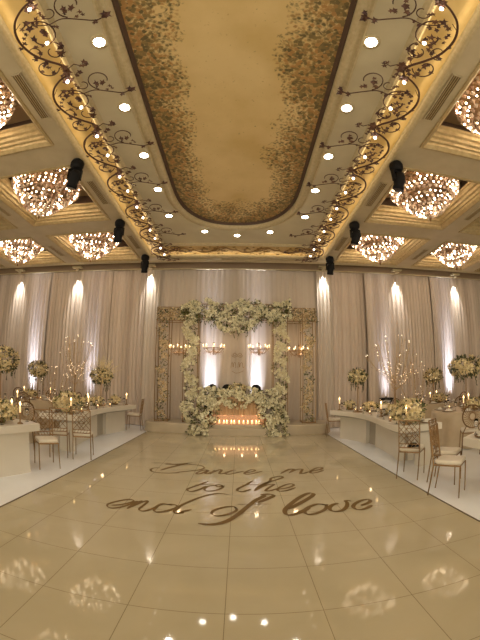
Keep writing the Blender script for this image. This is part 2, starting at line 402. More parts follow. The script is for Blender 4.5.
# ceiling vents
def vent(x, y, lx, ly, label, grp):
    o = empty('ceiling_vent', (x, y, ZC-.012), 0, label, 'vent', grp)
    b = MB(); b.box((0,0,0), (lx,ly,.01)); b.build('backing', M['vent'], o)
    b = MB()
    for q in (-1, 1): b.box((q*lx/2,0,-.004), (.015,ly+.03,.02)); b.box((0,q*ly/2,-.004), (lx+.03,.015,.02))
    b.build('frame', M['beam'], o)
    b = MB()
    if ly > lx:
        for k in (-1,0,1): b.box((k*lx/4,0,-.006), (.012,ly,.012))
    else:
        for k in (-1,0,1): b.box((0,k*ly/4,-.006), (lx,.012,.012))
    b.build('slat', M['gold_mould'], o)
for sx, nm in ((-1,'left'), (1,'right')):
    for y, wh in ((3.08,'nearest the camera'), (6.05,'second from the back wall'), (8.85,'closest to the back wall')):
        vent(X0+sx*2.87, y, .14, 1.0, 'long brown air vent beside the %s gold ceiling band, %s' % (nm, wh), None)
    for y, wh in ((6.17,'nearer the camera'), (9.25,'nearer the back wall')):
        vent(X0+sx*5.6, y, .14, .9, 'brown air vent on the beam between %s coffers, %s' % (nm, wh), None)
for x, wh in ((-1.6,'left'), (-.1,'middle'), (1.4,'right')):
    vent(x, 10.33, .95, .09, 'narrow brown air vent in front of the back wall cornice, the %s one of three' % wh, None)

# downlights round the oval
pos = [(sx*1.58, y) for sx in (-1,1) for y in (2.40,3.65,4.9,6.1,7.33)]+[(-.82,8.26),(0,8.52),(.84,8.26)]
rows = ['nearest the camera','second from the camera','third from the camera','fourth from the camera','fifth from the camera']
lab = ['recessed white downlight on the left of the oval painting, '+r_ for r_ in rows]+['recessed white downlight on the right of the oval painting, '+r_ for r_ in rows]+['recessed white downlight at the far end of the oval, '+r_ for r_ in ('left of three','middle of three','right of three')]
for (x, y), lb in zip(pos, lab):
    o = empty('downlight', (X0+x, y, ZP), 0, lb, 'light')
    b = MB(); b.lathe([(.088,-.012),(.115,-.010),(.12,0),(.085,.0)], n=20); b.build('trim_ring', M['cream_mould'], o, True)
    b = MB(); b.lathe([(.0001,-.024),(.05,-.022),(.074,-.012),(.076,-.004)], n=16); b.build('lamp', M['disc'], o, True)
    lamp('downlight_beam', 'SPOT', (0,0,-.03), 26, (1,.93,.82), .08, (0,0,0), 120, .8, o)

# wall washing lamps and their brackets
for x, lb in ((-8.23,'far left'), (-5.68,'second from the left'), (-2.98,'just left of the flower arch'), (2.73,'just right of the flower arch'), (5.4,'second from the right'), (7.95,'far right')):
    o = empty('wall_washer', (x, 10.86, ZC-.02), 0, 'small lamp lighting the top of the back drapes, '+lb, 'light')
    b = MB(); b.box((0,0,-.03), (.34,.22,.05)); b.build('bracket', M['cream_mould'], o)
    b = MB(); b.lathe([(.045,-.14),(.06,-.14),(.06,-.05),(.0001,-.05)], n=16); b.build('housing', M['beam'], o, True)
    b = MB(); b.lathe([(.0001,-.135),(.044,-.135)], n=14); b.build('lamp', M['disc'], o)
    lamp('wall_washer_beam', 'SPOT', (x, 10.86, ZC-.17), 120, (1,.96,.88), .025, None, 46, 1.0, None, aim=(x, 11.06, 4.45))
SZ_ = .30
# bluish uplights standing at the foot of the drapes
for x, lb, pw, sp in ((-7.3,'behind the far left tables',1,20), (-4.95,'behind the left curved table',.5,18), (-.92,'on the left behind the flower arch',1.2,15), (.54,'on the right behind the flower arch',1.2,15), (4.82,'behind the right curved table',.45,16), (7.45,'behind the far right tables',1.1,22)):
    z = SZ_ if abs(x) < 2 else .02
    yy = 10.99 if abs(x) < 2 else 10.88
    o = empty('floor_uplight', (x, yy, z), 0, 'small uplight throwing pale blue light up the drapes '+lb, 'light')
    b = MB(); b.box((0,0,.012), (.20,.06,.024)); b.build('base', M['black'], o)
    b = MB(); b.prism([(q[0], q[1]) for q in ((-.2,-.03),(.2,-.03),(.2,.03),(-.2,.03))], .024, .085, .006); b.build('housing', M['black'], o)
    ul = lamp('uplight_beam', 'AREA', (x, yy, z+.10), 4.5*pw, (.74,.80,1), .3, None, None, .5, None, aim=(x, 11.11 if abs(x) < 2 else 11.10, z+2.6), spread=16)
    ul.data.shape = 'RECTANGLE'; ul.data.size = .36 if abs(x) < 2 else .24; ul.data.size_y = .03

# drapes on the back wall
def drape(x0, x1, mat, label, grp, y=11.08, amp=.035, wl=.13, z0=.02, z1=5.17):
    n_ = int((x1-x0)/.022); V = []; F = []; zs = [z0, .6, 1.6, 2.8, 4.2, z1]; ph = R.random()*9
    for i in range(n_+1):
        x = x0+(x1-x0)*i/n_
        for k, z in enumerate(zs):
            q = x/wl*2*PI+ph+1.3*math.sin(x*3.1+ph)+.35*math.sin(z*1.3+x*2)
            V.append((x, y-amp*(math.sin(q)+.45*math.sin(2.3*q+1))*(.75+.25*math.sin(x*5)), z))
    m_ = len(zs)
    for i in range(n_):
        for k in range(m_-1): F.append((i*m_+k, (i+1)*m_+k, (i+1)*m_+k+1, i*m_+k+1))
    b = MB(); b.add(V, F); o = b.build('drape', mat, smooth=True)
    return tag(o, label, 'curtain', grp)
cuts = [-11.9,-9.4,-6.85,-4.35,-2.67]
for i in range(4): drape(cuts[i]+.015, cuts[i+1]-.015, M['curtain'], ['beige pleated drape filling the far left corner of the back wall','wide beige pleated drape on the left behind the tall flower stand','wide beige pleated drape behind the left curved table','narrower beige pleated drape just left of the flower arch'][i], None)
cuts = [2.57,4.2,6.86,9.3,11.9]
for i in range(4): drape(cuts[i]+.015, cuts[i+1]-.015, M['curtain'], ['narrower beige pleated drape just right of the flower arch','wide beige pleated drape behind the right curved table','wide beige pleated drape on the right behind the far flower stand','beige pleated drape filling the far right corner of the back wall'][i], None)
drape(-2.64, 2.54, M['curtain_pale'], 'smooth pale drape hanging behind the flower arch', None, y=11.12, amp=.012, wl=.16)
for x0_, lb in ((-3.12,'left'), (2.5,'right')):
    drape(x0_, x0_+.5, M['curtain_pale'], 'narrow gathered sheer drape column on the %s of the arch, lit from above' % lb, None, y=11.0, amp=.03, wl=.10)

# moving head stage lights
mh = empty('moving_head_light', (0,0,0), 0, 'x', 'stage light')
b = MB(); b.lathe([(.0001,-.20),(.09,-.19),(.125,-.14),(.13,-.07),(.11,-.02),(.0001,-.01)], n=18); b.build('base', M['black'], mh)
b = MB(); b.box((0,0,-.22), (.22,.08,.04)); b.box((-.115,0,-.31), (.025,.08,.20)); b.box((.115,0,-.31), (.025,.08,.20)); b.build('yoke', M['black'], mh)
b = MB(); b.lathe([(.0001,-.17),(.07,-.16),(.10,-.10),(.105,0),(.09,.09),(.10,.11),(.10,.17),(.0001,.175)], n=18)
hd = b.build('head', M['black'], mh, True, (0,0,-.40)); hd.rotation_euler = (PI+.25, .15, 0)
b = MB(); b.lathe([(.0001,.182),(.085,.178)], n=18); b.build('lens', M['glassblack'], hd)
b = MB(); b.box((0,0,-.01), (.08,.16,.04)); b.build('clamp', M['trim_dark'], mh)
first = True
for sx, nm in ((-1,'left'), (1,'right')):
    for y, wh in ((4.85,'nearest the camera'), (7.45,'middle of the row'), (9.95,'nearest the back wall')):
        lb = 'black moving head light hanging from the %s ceiling beam, %s' % (nm, wh)
        if first: mh.location = (X0+sx*2.82, y, ZC); mh['label'] = lb; mh.rotation_euler = (0,0,.3); first = False
        else: copy_tree(mh, (X0+sx*2.82, y, ZC), R.uniform(-.5,.5), lb)

# crystal chandeliers
ch = empty('crystal_chandelier', (0,0,0), 0, 'x', 'chandelier')
b = MB(); b.lathe([(.14,.22),(.15,.16),(.05,.14),(.04,-.0),(.0001,-.0)], n=16); b.build('ceiling_mount', M['dark_gold'], ch, True)
b = MB()
for r_, z in ((.82,.02),(.80,-.17),(.60,-.36),(.55,-.44),(.32,-.66)):
    b.tube([(r_*math.cos(2*PI*k/32), r_*math.sin(2*PI*k/32), z) for k in range(32)], .013, 5, True)
for k in range(8):
    g = 2*PI*k/8; b.tube([(r_*math.cos(g), r_*math.sin(g), z) for r_, z in ((.05,.06),(.82,.02),(.80,-.17),(.60,-.36),(.32,-.66),(.05,-.80))], .010, 5)
b.build('frame', M['dark_gold'], ch)
b = MB(); b.lathe([(.05,.05),(.76,.035),(.76,.02),(.05,.03)], n=32); b.build('light_stop_plate', M['dark_gold'], ch, True)  # added plate, keeps lamp light from rising into the coffer
prof = []
def rowz(r0, z0, r1, z1, k): return [(r0+(r1-r0)*i/(k-1), z0+(z1-z0)*i/(k-1)) for i in range(k)]
prof = rowz(.82,.0,.81,-.15,3)+rowz(.78,-.21,.62,-.36,4)+rowz(.55,-.45,.36,-.64,4)+rowz(.29,-.68,.06,-.80,4)
cb, gb = MB(), MB()
GP = [.12,.15,.3,.6,.62,.5,.05,.45,.5,.3,.05,.4,.4,.4,.3]
for i, (r_, z) in enumerate(prof):
    k = max(5, int(2*PI*r_/.12))
    for j in range(k):
        g = 2*PI*(j+.5*(i % 2))/k+R.uniform(-.02,.02); p = (r_*math.cos(g), r_*math.sin(g), z+R.uniform(-.012,.012))
        if R.random() < GP[i]: gb.octa(p, .022, .026, .8)
        else: cb.octa(p, .050, .066, .6)
o = cb.build('crystal', M['bead'], ch); o['kind'] = 'stuff'
o = gb.build('glowing_crystal', M['gemglow'], ch); o['kind'] = 'stuff'; o['label'] = 'small crystals made to glow with the light of the chandelier bulbs'
b = MB(); b.lathe([(.0001,-.93),(.02,-.90),(.028,-.87),(.012,-.84),(.02,-.80),(.0001,-.79)], n=10); b.build('finial', M['dark_gold'], ch, True)
first = True
names = {0:'first row from the camera',1:'second row from the camera',2:'row next to the back wall'}
colx = [(-4.43,'inner left'),(-7.15,'outer left'),(4.08,'inner right'),(6.87,'outer right')]
for x, cn in colx:
    for j, y in enumerate((3.08, 6.16, 9.24)):
        if 'outer' in cn and j < 2: pass
        lb = 'round crystal chandelier, %s coffer column, %s' % (cn, names[j])
        if first: ch.location = (x, y, 5.76); ch['label'] = lb; o = ch; first = False
        elif 'outer' in cn and j < 2: o = None
        else: o = copy_tree(ch, (x, y, 5.76), R.uniform(0, .7), lb)

# ================================================================ ironwork vines under the gold ceiling band
def smooth_path(pts, k=5):
    out = []; n = len(pts); P_ = [Vector(p) for p in pts]
    for i in range(n-1):
        p0, p1, p2, p3 = P_[max(i-1,0)], P_[i], P_[i+1], P_[min(i+2,n-1)]
        for j in range(k):
            t = j/k; out.append(.5*((2*p1)+(p2-p0)*t+(2*p0-5*p1+4*p2-p3)*t*t+(3*p1-p0-3*p2+p3)*t**3))
    out.append(P_[-1]); return out
def spiral(cx, cy, r0, r1, a0, a1, k=16):
    return [(cx+(r0+(r1-r0)*i/k)*math.cos(a0+(a1-a0)*i/k), cy+(r0+(r1-r0)*i/k)*math.sin(a0+(a1-a0)*i/k)) for i in range(k+1)]
def vine_leaf(mb, x, y, z, r):
    a0 = R.random()*2*PI; V = [(x, y, z)]; k = 10
    for i in range(k):
        a = a0+2*PI*i/k; rr = r*(1 if i % 2 == 0 else .5)*R.uniform(.85, 1.1); V.append((x+rr*math.cos(a), y+rr*math.sin(a), z+R.uniform(-.02, .012)))
    mb.add(V, [(0, 1+(i+1) % k, 1+i) for i in range(k)])
def scroll_module(side):
    """a length of ironwork, 1.24 m along +Y; x = distance towards the middle of the room from the band's outer edge"""
    o = empty('scroll_vine', (0,0,0)); s = 1 if side < 0 else -1
    b = MB(); lf = MB(); f3 = lambda p, z=-.09: (s*p[0], p[1], z)
    def st(pts, r=.011, z=-.09): b.tube([f3(p, z) for p in pts], r, 5)
    # u = 2.7 - half distance
    main = smooth_path([(.58,-.02),(.42,.06),(.26,.22),(.20,.46),(.27,.72),(.42,.90),(.56,1.02),(.62,1.12),(.58,1.22)])
    st([(p.x, p.y) for p in [Vector((q[0], q[1])) for q in main]], .016)
    st(spiral(.50,.50,.26,.10,-2.4,3.2), .009, -.085)
    st(spiral(.36,1.02,.17,.08,.3,5.4), .009, -.085)
    ten = smooth_path([(.46,.30),(.66,.36),(.85,.33),(1.05,.40),(1.22,.46),(1.34,.42)])
    st([(p[0], p[1]) for p in ten], .008, -.10)
    st(spiral(.98,.16,.18,.10,1.9,6.6), .008, -.10)
    st([(.62,1.12),(.74,1.05),(.82,1.10),(.92,1.06)], .007, -.10)
    def cl(x, y, n_, sp, r_): 
        for _ in range(n_): vine_leaf(lf, s*(x+R.uniform(-sp,sp)), y+R.uniform(-sp,sp), -.095+R.uniform(-.03,.01), r_*R.uniform(.7,1.2))
    cl(.58,.0,5,.06,.065); cl(.50,.50,5,.09,.055); cl(.52,.34,3,.07,.045); cl(.36,1.02,4,.09,.05); cl(1.36,.42,3,.05,.055); cl(1.24,.47,2,.03,.04)
    cl(1.06,.30,3,.05,.04); cl(.88,.22,2,.05,.04); cl(.74,.38,2,.04,.035); cl(.9,1.07,3,.05,.045); cl(.22,.55,2,.04,.04); cl(.66,.72,3,.07,.045); cl(.30,.80,2,.05,.04); cl(.74,1.22,2,.05,.04)
    cl(.40,.28,3,.06,.06); cl(.60,.84,4,.08,.055); cl(.44,.70,3,.07,.05); cl(.60,.22,3,.06,.05); cl(.98,.16,3,.06,.05); cl(.62,1.10,5,.07,.065); cl(.30,.45,3,.08,.045); cl(.48,1.14,3,.06,.05)
    st(spiral(.56,.78,.15,.06,-1.2,4.2), .008, -.085); st(spiral(.30,.72,.12,.05,2.2,-3.2), .007, -.085); st(spiral(.72,.20,.11,.04,3.4,-1.6), .007, -.085)
    b.build('stem', M['iron'], o, True); l = lf.build('leaves', M['iron_leaf'], o)
    for x, y in ((.56,.06),(.56,.60)):
        q = MB(); q.lathe([(.0001,-.155),(.016,-.15),(.024,-.135),(.018,-.115),(.0001,-.11)], (0,0,0), 10); q.build('bulb', M['vinebulb'], o, True, (s*x, y, 0))
        q = MB(); q.lathe([(.0001,-.118),(.016,-.115),(.02,-.09),(.008,-.08)], (0,0,0), 8); q.build('socket', M['iron'], o, True, (s*x, y, 0))
    for x, y in ((.24,.3),(.56,1.0)):
        h = MB(); h.tube([(s*x, y, .075), (s*x, y, -.09)], .006, 4); h.build('hanger', M['iron'], o)
    return o
vy0 = [9.30-1.242*k for k in range(8)]
gl = 'bronze ironwork vine section with leaves and bulbs, %s ceiling band, '
where = ['closest to the back wall','second from the back wall','third from the back wall','fourth from the back wall','fourth from the camera','third from the camera','second from the camera','nearest the camera']
for side, nm in ((-1,'left'), (1,'right')):
    o = scroll_module(side)
    xx = X0+side*2.70
    for k, y in enumerate(vy0):
        if y < 0.8: continue
        if k == 0: o.location = (xx, y-.3, ZC+.0); o['label'] = (gl % nm)+where[k]; o['category'] = 'ceiling ornament'; q = o
        else: q = copy_tree(o, (xx, y-.3, ZC), None, (gl % nm)+where[k])
    o = lamp('cove_strip', 'AREA', (X0+side*2.12, 4.4, ZC-.06), 0.8*4, (1,.74,.42), .04, (PI, side*.35, 0)); o.data.shape = 'RECTANGLE'; o.data.size = .03; o.data.size_y = 9.0
    o = lamp('cove_strip', 'AREA', (X0+side*2.60, 4.9, ZC-.07), 0.8*3.5, (1,.76,.46), .04, (PI, side*-.5, 0)); o.data.shape = 'RECTANGLE'; o.data.size = .03; o.data.size_y = 10.2
# far band: gilt relief scrolls
rl = empty('gilt_scroll', (0,0,0)); b = MB(); lf = MB()
st = smooth_path([(-.62,.0),(-.45,.16),(-.25,.18),(-.08,.0),(.08,-.16),(.28,-.18),(.45,-.02),(.62,.0)])
b.tube([(p[0], p[1], -.02) for p in st], .018, 5)
for cx_, cy_, q in ((-.30,-.02,1),(.28,.02,-1)): b.tube([(x, y, -.02) for x, y in spiral(cx_, cy_, .19, .07, 0, q*5.6)], .013, 5)
b.build('stem', M['relief'], rl, True)
for _ in range(30): vine_leaf(lf, R.uniform(-.6,.6), R.uniform(-.3,.3), -.03, R.uniform(.04,.07))
lf.build('leaves', M['relief'], rl)
for k in range(4):
    x = X0-1.86+k*1.24; lb = 'gilt scroll relief on the far gold ceiling band, %s of four' % ('first from the left','second from the left','third from the left','last on the right')[k]
    if k == 0: rl.location = (x, 9.62, ZB-.015); tag(rl, lb, 'ceiling ornament')
    else: copy_tree(rl, (x, 9.62, ZB-.015), None, lb)
o = lamp('cove_strip', 'AREA', (X0, 10.04, ZC-.03), 0.8*2.2, (1,.76,.46), .04, (PI+.5, 0, 0)); o.data.shape = 'RECTANGLE'; o.data.size = 5.0; o.data.size_y = .03

# ================================================================ lettering on the floor
WORDS = {
 'dance': [
   ([(-1.598, 6.299), (-1.403, 6.347), (-1.155, 6.339), (-0.925, 6.424), (-1.128, 6.317), (-0.942, 6.466), (-0.842, 6.502)], 0.6),
   ([(-0.976, 6.413), (-1.125, 6.171), (-1.229, 6.005), (-1.315, 5.819)], 1.6),
   ([(-0.602, 6.194), (-0.61, 6.11), (-0.678, 5.992), (-0.827, 5.888), (-0.973, 5.794), (-1.043, 5.715), (-1.254, 5.659), (-1.405, 5.69), (-1.48, 5.795), (-1.464, 5.934), (-1.36, 5.995)], 0.7),
   ([(-0.602, 6.194), (-0.682, 6.322), (-0.856, 6.349), (-1.053, 6.277), (-1.146, 6.283), (-1.317, 6.267)], 0.6),
   ([(-0.52, 6.018), (-0.613, 5.978), (-0.688, 5.789), (-0.664, 5.72), (-0.595, 5.803), (-0.517, 5.992), (-0.546, 5.786), (-0.498, 5.77), (-0.446, 5.899)], 0.8),
   ([(-0.406, 6.032), (-0.464, 5.738)], 1),
   ([(-0.454, 5.798), (-0.357, 6.011), (-0.288, 6.045), (-0.314, 5.79), (-0.237, 5.822), (-0.163, 5.952)], 0.8),
   ([(-0.035, 6.037), (-0.101, 6.034), (-0.206, 5.826), (-0.173, 5.755), (-0.066, 5.835), (0.093, 5.99)], 0.8),
   ([(0.106, 5.842), (0.251, 5.968), (0.288, 6.07), (0.206, 6.07), (0.107, 5.866), (0.136, 5.77), (0.262, 5.843), (0.413, 5.99)], 0.8),
 ],
 'me': [
   ([(0.886, 6.101), (0.702, 5.797)], 1),
   ([(0.722, 5.821), (0.861, 6.037), (0.966, 6.077), (0.846, 5.808)], 0.8),
   ([(0.859, 5.83), (0.99, 6.019), (1.114, 6.056), (1.034, 5.782), (1.094, 5.773), (1.203, 5.882)], 0.8),
   ([(1.222, 5.878), (1.414, 5.973), (1.483, 6.096), (1.395, 6.115), (1.234, 5.902), (1.221, 5.763), (1.342, 5.803), (1.466, 5.907)], 0.9),
 ],
 'to': [
   ([(-0.454, 5.326), (-0.579, 5.107), (-0.704, 4.898), (-0.704, 4.808), (-0.634, 4.776), (-0.531, 4.907), (-0.466, 5.075)], 1),
   ([(-0.634, 5.098), (-0.363, 5.184)], 0.5),
   ([(-0.331, 5.12), (-0.437, 5.05), (-0.475, 4.888), (-0.416, 4.818), (-0.302, 4.883), (-0.222, 5.035), (-0.264, 5.146), (-0.331, 5.12), (-0.286, 5.048), (-0.192, 5.104)], 0.9),
 ],
 'the': [
   ([(0.224, 5.389), (0.11, 5.166), (-0.0, 4.974), (-0.005, 4.867), (0.066, 4.835), (0.187, 4.96)], 1),
   ([(0.054, 5.165), (0.306, 5.186)], 0.5),
   ([(0.237, 4.87), (0.357, 5.115), (0.488, 5.36), (0.523, 5.531), (0.669, 5.634), (0.712, 5.562), (0.603, 5.438), (0.414, 5.261), (0.32, 5.117), (0.227, 4.87)], 1),
   ([(0.242, 4.888), (0.346, 5.069), (0.464, 5.179), (0.533, 5.174), (0.419, 4.973), (0.386, 4.867), (0.466, 4.88), (0.554, 4.965)], 0.9),
   ([(0.563, 4.926), (0.72, 4.995), (0.819, 5.107), (0.79, 5.19), (0.682, 5.123), (0.557, 4.946), (0.581, 4.837), (0.69, 4.861), (0.83, 4.99)], 0.9),
 ],
 'end': [
   ([(-1.515, 3.941), (-1.398, 4.029), (-1.314, 4.147), (-1.317, 4.221), (-1.389, 4.227), (-1.499, 4.109), (-1.565, 3.978), (-1.546, 3.891), (-1.474, 3.859), (-1.381, 3.936), (-1.298, 4.093), (-1.258, 4.211)], 1),
   ([(-1.205, 4.243), (-1.261, 4.091), (-1.298, 3.898)], 1.3),
   ([(-1.294, 3.926), (-1.227, 4.102), (-1.155, 4.243), (-1.126, 4.222), (-1.149, 4.035), (-1.157, 3.918), (-1.086, 3.888), (-1.003, 4.01), (-0.97, 4.122)], 1),
   ([(-0.802, 4.162), (-0.938, 4.186), (-0.984, 3.982), (-0.942, 3.896), (-0.851, 3.938), (-0.75, 4.064), (-0.738, 4.149), (-0.784, 4.194), (-0.866, 4.189)], 1.3),
   ([(-0.126, 4.693), (-0.28, 4.722), (-0.448, 4.597), (-0.595, 4.381), (-0.688, 4.2), (-0.726, 4.056), (-0.744, 3.962), (-0.712, 3.906), (-0.64, 3.944), (-0.651, 3.968), (-0.549, 4.062)], 1.1),
 ],
 'of': [
   ([(-0.019, 4.128), (-0.054, 4.219), (-0.168, 4.186), (-0.285, 4.058), (-0.299, 3.95), (-0.242, 3.89), (-0.136, 3.934), (-0.042, 4.037), (-0.013, 4.128), (-0.043, 4.206)], 1.1),
   ([(0.254, 4.37), (0.384, 4.514), (0.475, 4.643), (0.426, 4.71), (0.322, 4.683), (0.352, 4.634), (0.218, 4.443), (0.093, 4.163), (-0.018, 3.91), (-0.139, 3.717), (-0.275, 3.63), (-0.427, 3.643)], 1.7),
   ([(-0.01, 4.304), (0.142, 4.307), (0.283, 4.312), (0.275, 4.318), (0.414, 4.299)], 0.45),
 ],
 'love': [
   ([(0.602, 4.106), (0.798, 4.323), (0.978, 4.549), (1.021, 4.658), (0.952, 4.686), (0.79, 4.499), (0.614, 4.205), (0.554, 4.045), (0.566, 3.92), (0.654, 3.922), (0.798, 4.046), (0.866, 4.136)], 1.7),
   ([(1.066, 4.21), (0.974, 4.229), (0.846, 4.125), (0.786, 4.003), (0.805, 3.899), (0.909, 3.918), (1.034, 4.022), (1.085, 4.149), (1.045, 4.222), (1.07, 4.181), (1.12, 4.184)], 1.3),
   ([(1.259, 4.203), (1.179, 4.174), (1.11, 4.078), (1.099, 3.973), (1.152, 3.925), (1.235, 3.947), (1.317, 4.053), (1.366, 4.184), (1.366, 4.256), (1.406, 4.275), (1.43, 4.237)], 1.4),
   ([(1.499, 4.046), (1.598, 4.093), (1.669, 4.158), (1.667, 4.234), (1.568, 4.226), (1.453, 4.13), (1.395, 4.022), (1.405, 3.936), (1.467, 3.907), (1.563, 3.949), (1.637, 4.019)], 1.4),
 ],
}

fl = empty('floor_lettering', (0,4.6,0), 0, 'gold script lettering on the tile dance floor reading Dance me to the end of love', 'lettering')
LETW = {}
for q_ in ('dance','me'): LETW[q_] = lambda w_: (.052*(.6+.4*w_), .75)
for q_ in ('to','the'): LETW[q_] = lambda w_: (.046*(.5+.5*w_), .6)
for q_ in ('end','of','love'): LETW[q_] = lambda w_: (.042*w_, .38)
def nib(pts, base, mn, z0, nibang=.80):
    P_ = smooth_path([(x, y, 0) for x, y in pts], 6); n_ = len(P_); Lt = []; Rt = []
    for i, p in enumerate(P_):
        t = (P_[min(i+1,n_-1)]-P_[max(i-1,0)]); t.z = 0
        if t.length < 1e-6: t = Vector((1,0,0))
        t.normalize(); ang = math.atan2(t.y, t.x)
        wd = base*(mn+(1-mn)*abs(math.cos(ang-nibang))**1.5)*min(1, .35+i/4, .35+(n_-1-i)/4)
        nn = Vector((-t.y, t.x, 0))*wd/2; Lt.append(p+nn); Rt.append(p-nn)
    V = [(p.x, p.y-4.6, z0) for p in Lt]+[(p.x, p.y-4.6, z0) for p in Rt]
    return V, [(i, n_+i, n_+i+1, i+1) for i in range(n_-1)]
zz = .0012
for wd, sts in WORDS.items():
    b = MB()
    for pts, wg in sts:
        V, F = nib(pts, *LETW[wd](wg), zz); b.add(V, F); zz += .00012
    b.build('word', M['lettering'], fl)

# ================================================================ flowers
def floral(root, name, sampler, nb, nl, r=(.03,.05), mat='bloom', leafm='leafg', leaf_len=(.06,.11), label=None, core=None):
    b = MB()
    for _ in range(int(nb*(1.25 if nb > 400 else 1))):
        p, nrm = sampler()
        if nb > 400 and math.sin(p[0]*13+2*math.sin(p[2]*5))+math.sin(p[2]*15+p[0]*4)+.6*math.sin(p[2]*31-p[0]*23) < -.45: continue
        b.petalflower(p, R.uniform(*r), nrm)
    o = b.build(name, M[mat], root); o['kind'] = 'stuff'
    b = MB()
    for _ in range(nl):
        p, nrm = sampler(.85); d = Vector(nrm)+Vector((R.uniform(-.8,.8), R.uniform(-.8,.8), R.uniform(-.9,.5))); b.leaf(p, R.uniform(*leaf_len), d)
    l = b.build('foliage', M[leafm], o); l['kind'] = 'stuff'
    return o
def ellipsoid(c, rx, ry, rz):
    def s(k=1.0):
        u, v = R.uniform(-1,1), R.uniform(0, 2*PI); q = math.sqrt(1-u*u); n_ = Vector((q*math.cos(v), q*math.sin(v), u)); k2 = k*R.uniform(.78, 1.08)
        return (c[0]+n_.x*rx*k2, c[1]+n_.y*ry*k2, c[2]+n_.z*rz*k2), n_
    return s
def boxvol(x0, x1, y0, y1, z0, z1, edge=None):
    def s(k=1.0):
        p = Vector((R.uniform(x0,x1), R.uniform(y0,y1), R.uniform(z0,z1)))
        if R.random() < .65: p.y = y0+R.uniform(-.03,.03)
        wob = .05*math.sin(p.z*5.3+x0*7)+.03*math.sin(p.z*11+y0); p.x += wob
        cx_, cy_ = (x0+x1)/2, (y0+y1)/2
        n_ = Vector((p.x-cx_, (p.y-cy_)*1.5-.15, R.uniform(-.3,.4))); n_.normalize()
        return (p.x, p.y+(.05 if k < 1 else 0), p.z), n_
    return s

# ---- stage
SZ = .30
def rrect(x0, x1, y0, y1, r, k=8):
    out = []
    for cx_, cy_, a0 in ((x1-r,y0+r,-PI/2),(x1-r,y1-r,0),(x0+r,y1-r,PI/2),(x0+r,y0+r,PI)):
        for i in range(k+1): a = a0+PI/2*i/k; out.append((cx_+r*math.cos(a), cy_+r*math.sin(a)))
    return out
sg = empty('stage', (-.03,9.9,0), 0, 'low cream covered stage with rounded corners under the flower arch', 'stage')
b = MB(); b.prism([(x, y) for x, y in rrect(-2.75,2.72,0,1.14,.35)], 0, SZ, .03); b.build('platform', M['stage'], sg)
b = MB(); b.prism([(x, y) for x, y in rrect(-1.0,1.0,-.16,.3,.05)], 0, SZ-.09, .02); b.build('front_step', M['stage'], sg)

# ---- flower arch
AX, AY = -.12, 10.40
ar = empty('flower_arch', (AX, AY, SZ), 0, 'large three-bay wedding arch with gold frame and cream flower columns on the stage', 'arch')
b = MB()
def fr(x0, x1, y0, y1, z1, r=.014):
    for x in (x0, x1):
        for y in (y0, y1): b.tube([(x,y,0),(x,y,z1)], r, 5)
    for z in (0.02, z1):
        b.tube([(x0,y0,z),(x1,y0,z),(x1,y1,z),(x0,y1,z)], r, 5, True)
for s_ in (-1, 1):
    fr(s_*2.36, s_*1.97, -.2, .2, 3.40); fr(s_*1.52, s_*1.10, -.2, .2, 3.50)
    for y in (-.2, .2):
        for z in (3.40, 3.0): b.tube([(s_*2.38,y,z),(s_*1.52,y,z)], .012, 5)
for y in (-.2, .2):
    for z in (3.50, 3.1): b.tube([(-1.52,y,z),(1.52,y,z)], .014, 5)
b.build('frame', M['gold'], ar)
for s_ in (-1, 1):
    c0, c1 = sorted((s_*1.50, s_*1.14))
    o = floral(ar, 'flower_column', boxvol(c0,c1,-.22,.22,.02,3.3), 950, 760, (.036,.062), 'bloom_w' , 'leafg')
    c0, c1 = sorted((s_*2.27, s_*2.02))
    o = floral(ar, 'flower_column', boxvol(c0,c1,-.2,.18,.02,3.2), 520, 420, (.026,.046), 'bloom_pink', 'leafg')
    o['label'] = 'slim outer column of blush and gold flowers'
    c0, c1 = sorted((s_*2.38, s_*1.5))
    floral(ar, 'flower_garland', boxvol(c0,c1,-.2,.2,3.02,3.40), 260, 260, (.022,.042), 'bloom_pink', 'leafg')
def canopy(k=1.0):
    x = R.choice((-1.35,-1.2,-.62,-.45,-.1,.1,.3,.62,.85,1.2,1.35))+R.gauss(0,.17); x = max(-1.6, min(1.6, x)); low = 3.14-.42*math.exp(-(x/.55)**2)-.16*abs(math.sin(x*4.2))
    z = R.uniform(low, 3.56+.07*math.sin(x*5)+.04*math.sin(x*13)); y = R.uniform(-.34,.28) if R.random() > .6 else -.32
    n_ = Vector((R.uniform(-.4,.4), -1, R.uniform(-.5,.6))).normalized(); return (x, y+(.04 if k < 1 else 0), z), n_
cn_ = floral(ar, 'flower_canopy', canopy, 1700, 1700, (.036,.066), 'bloom_w', 'leafg', (.07,.14))
b = MB()
for _ in range(70):
    x = R.uniform(-1.5,1.5); z0 = 3.15-.35*math.exp(-(x/.55)**2); ln = R.uniform(.12,.38)*(1.1 if abs(x) < .8 else .8); y = R.uniform(-.3,.1)
    for k in range(int(ln/.035)):
        b.leaf((x+R.uniform(-.02,.02), y, z0+.1-k*.04), .075, (R.uniform(-.5,.5), R.uniform(-.5,.1), -1))
st_ = b.build('hanging_strand', M['leafg'], ar); st_['kind'] = 'stuff'

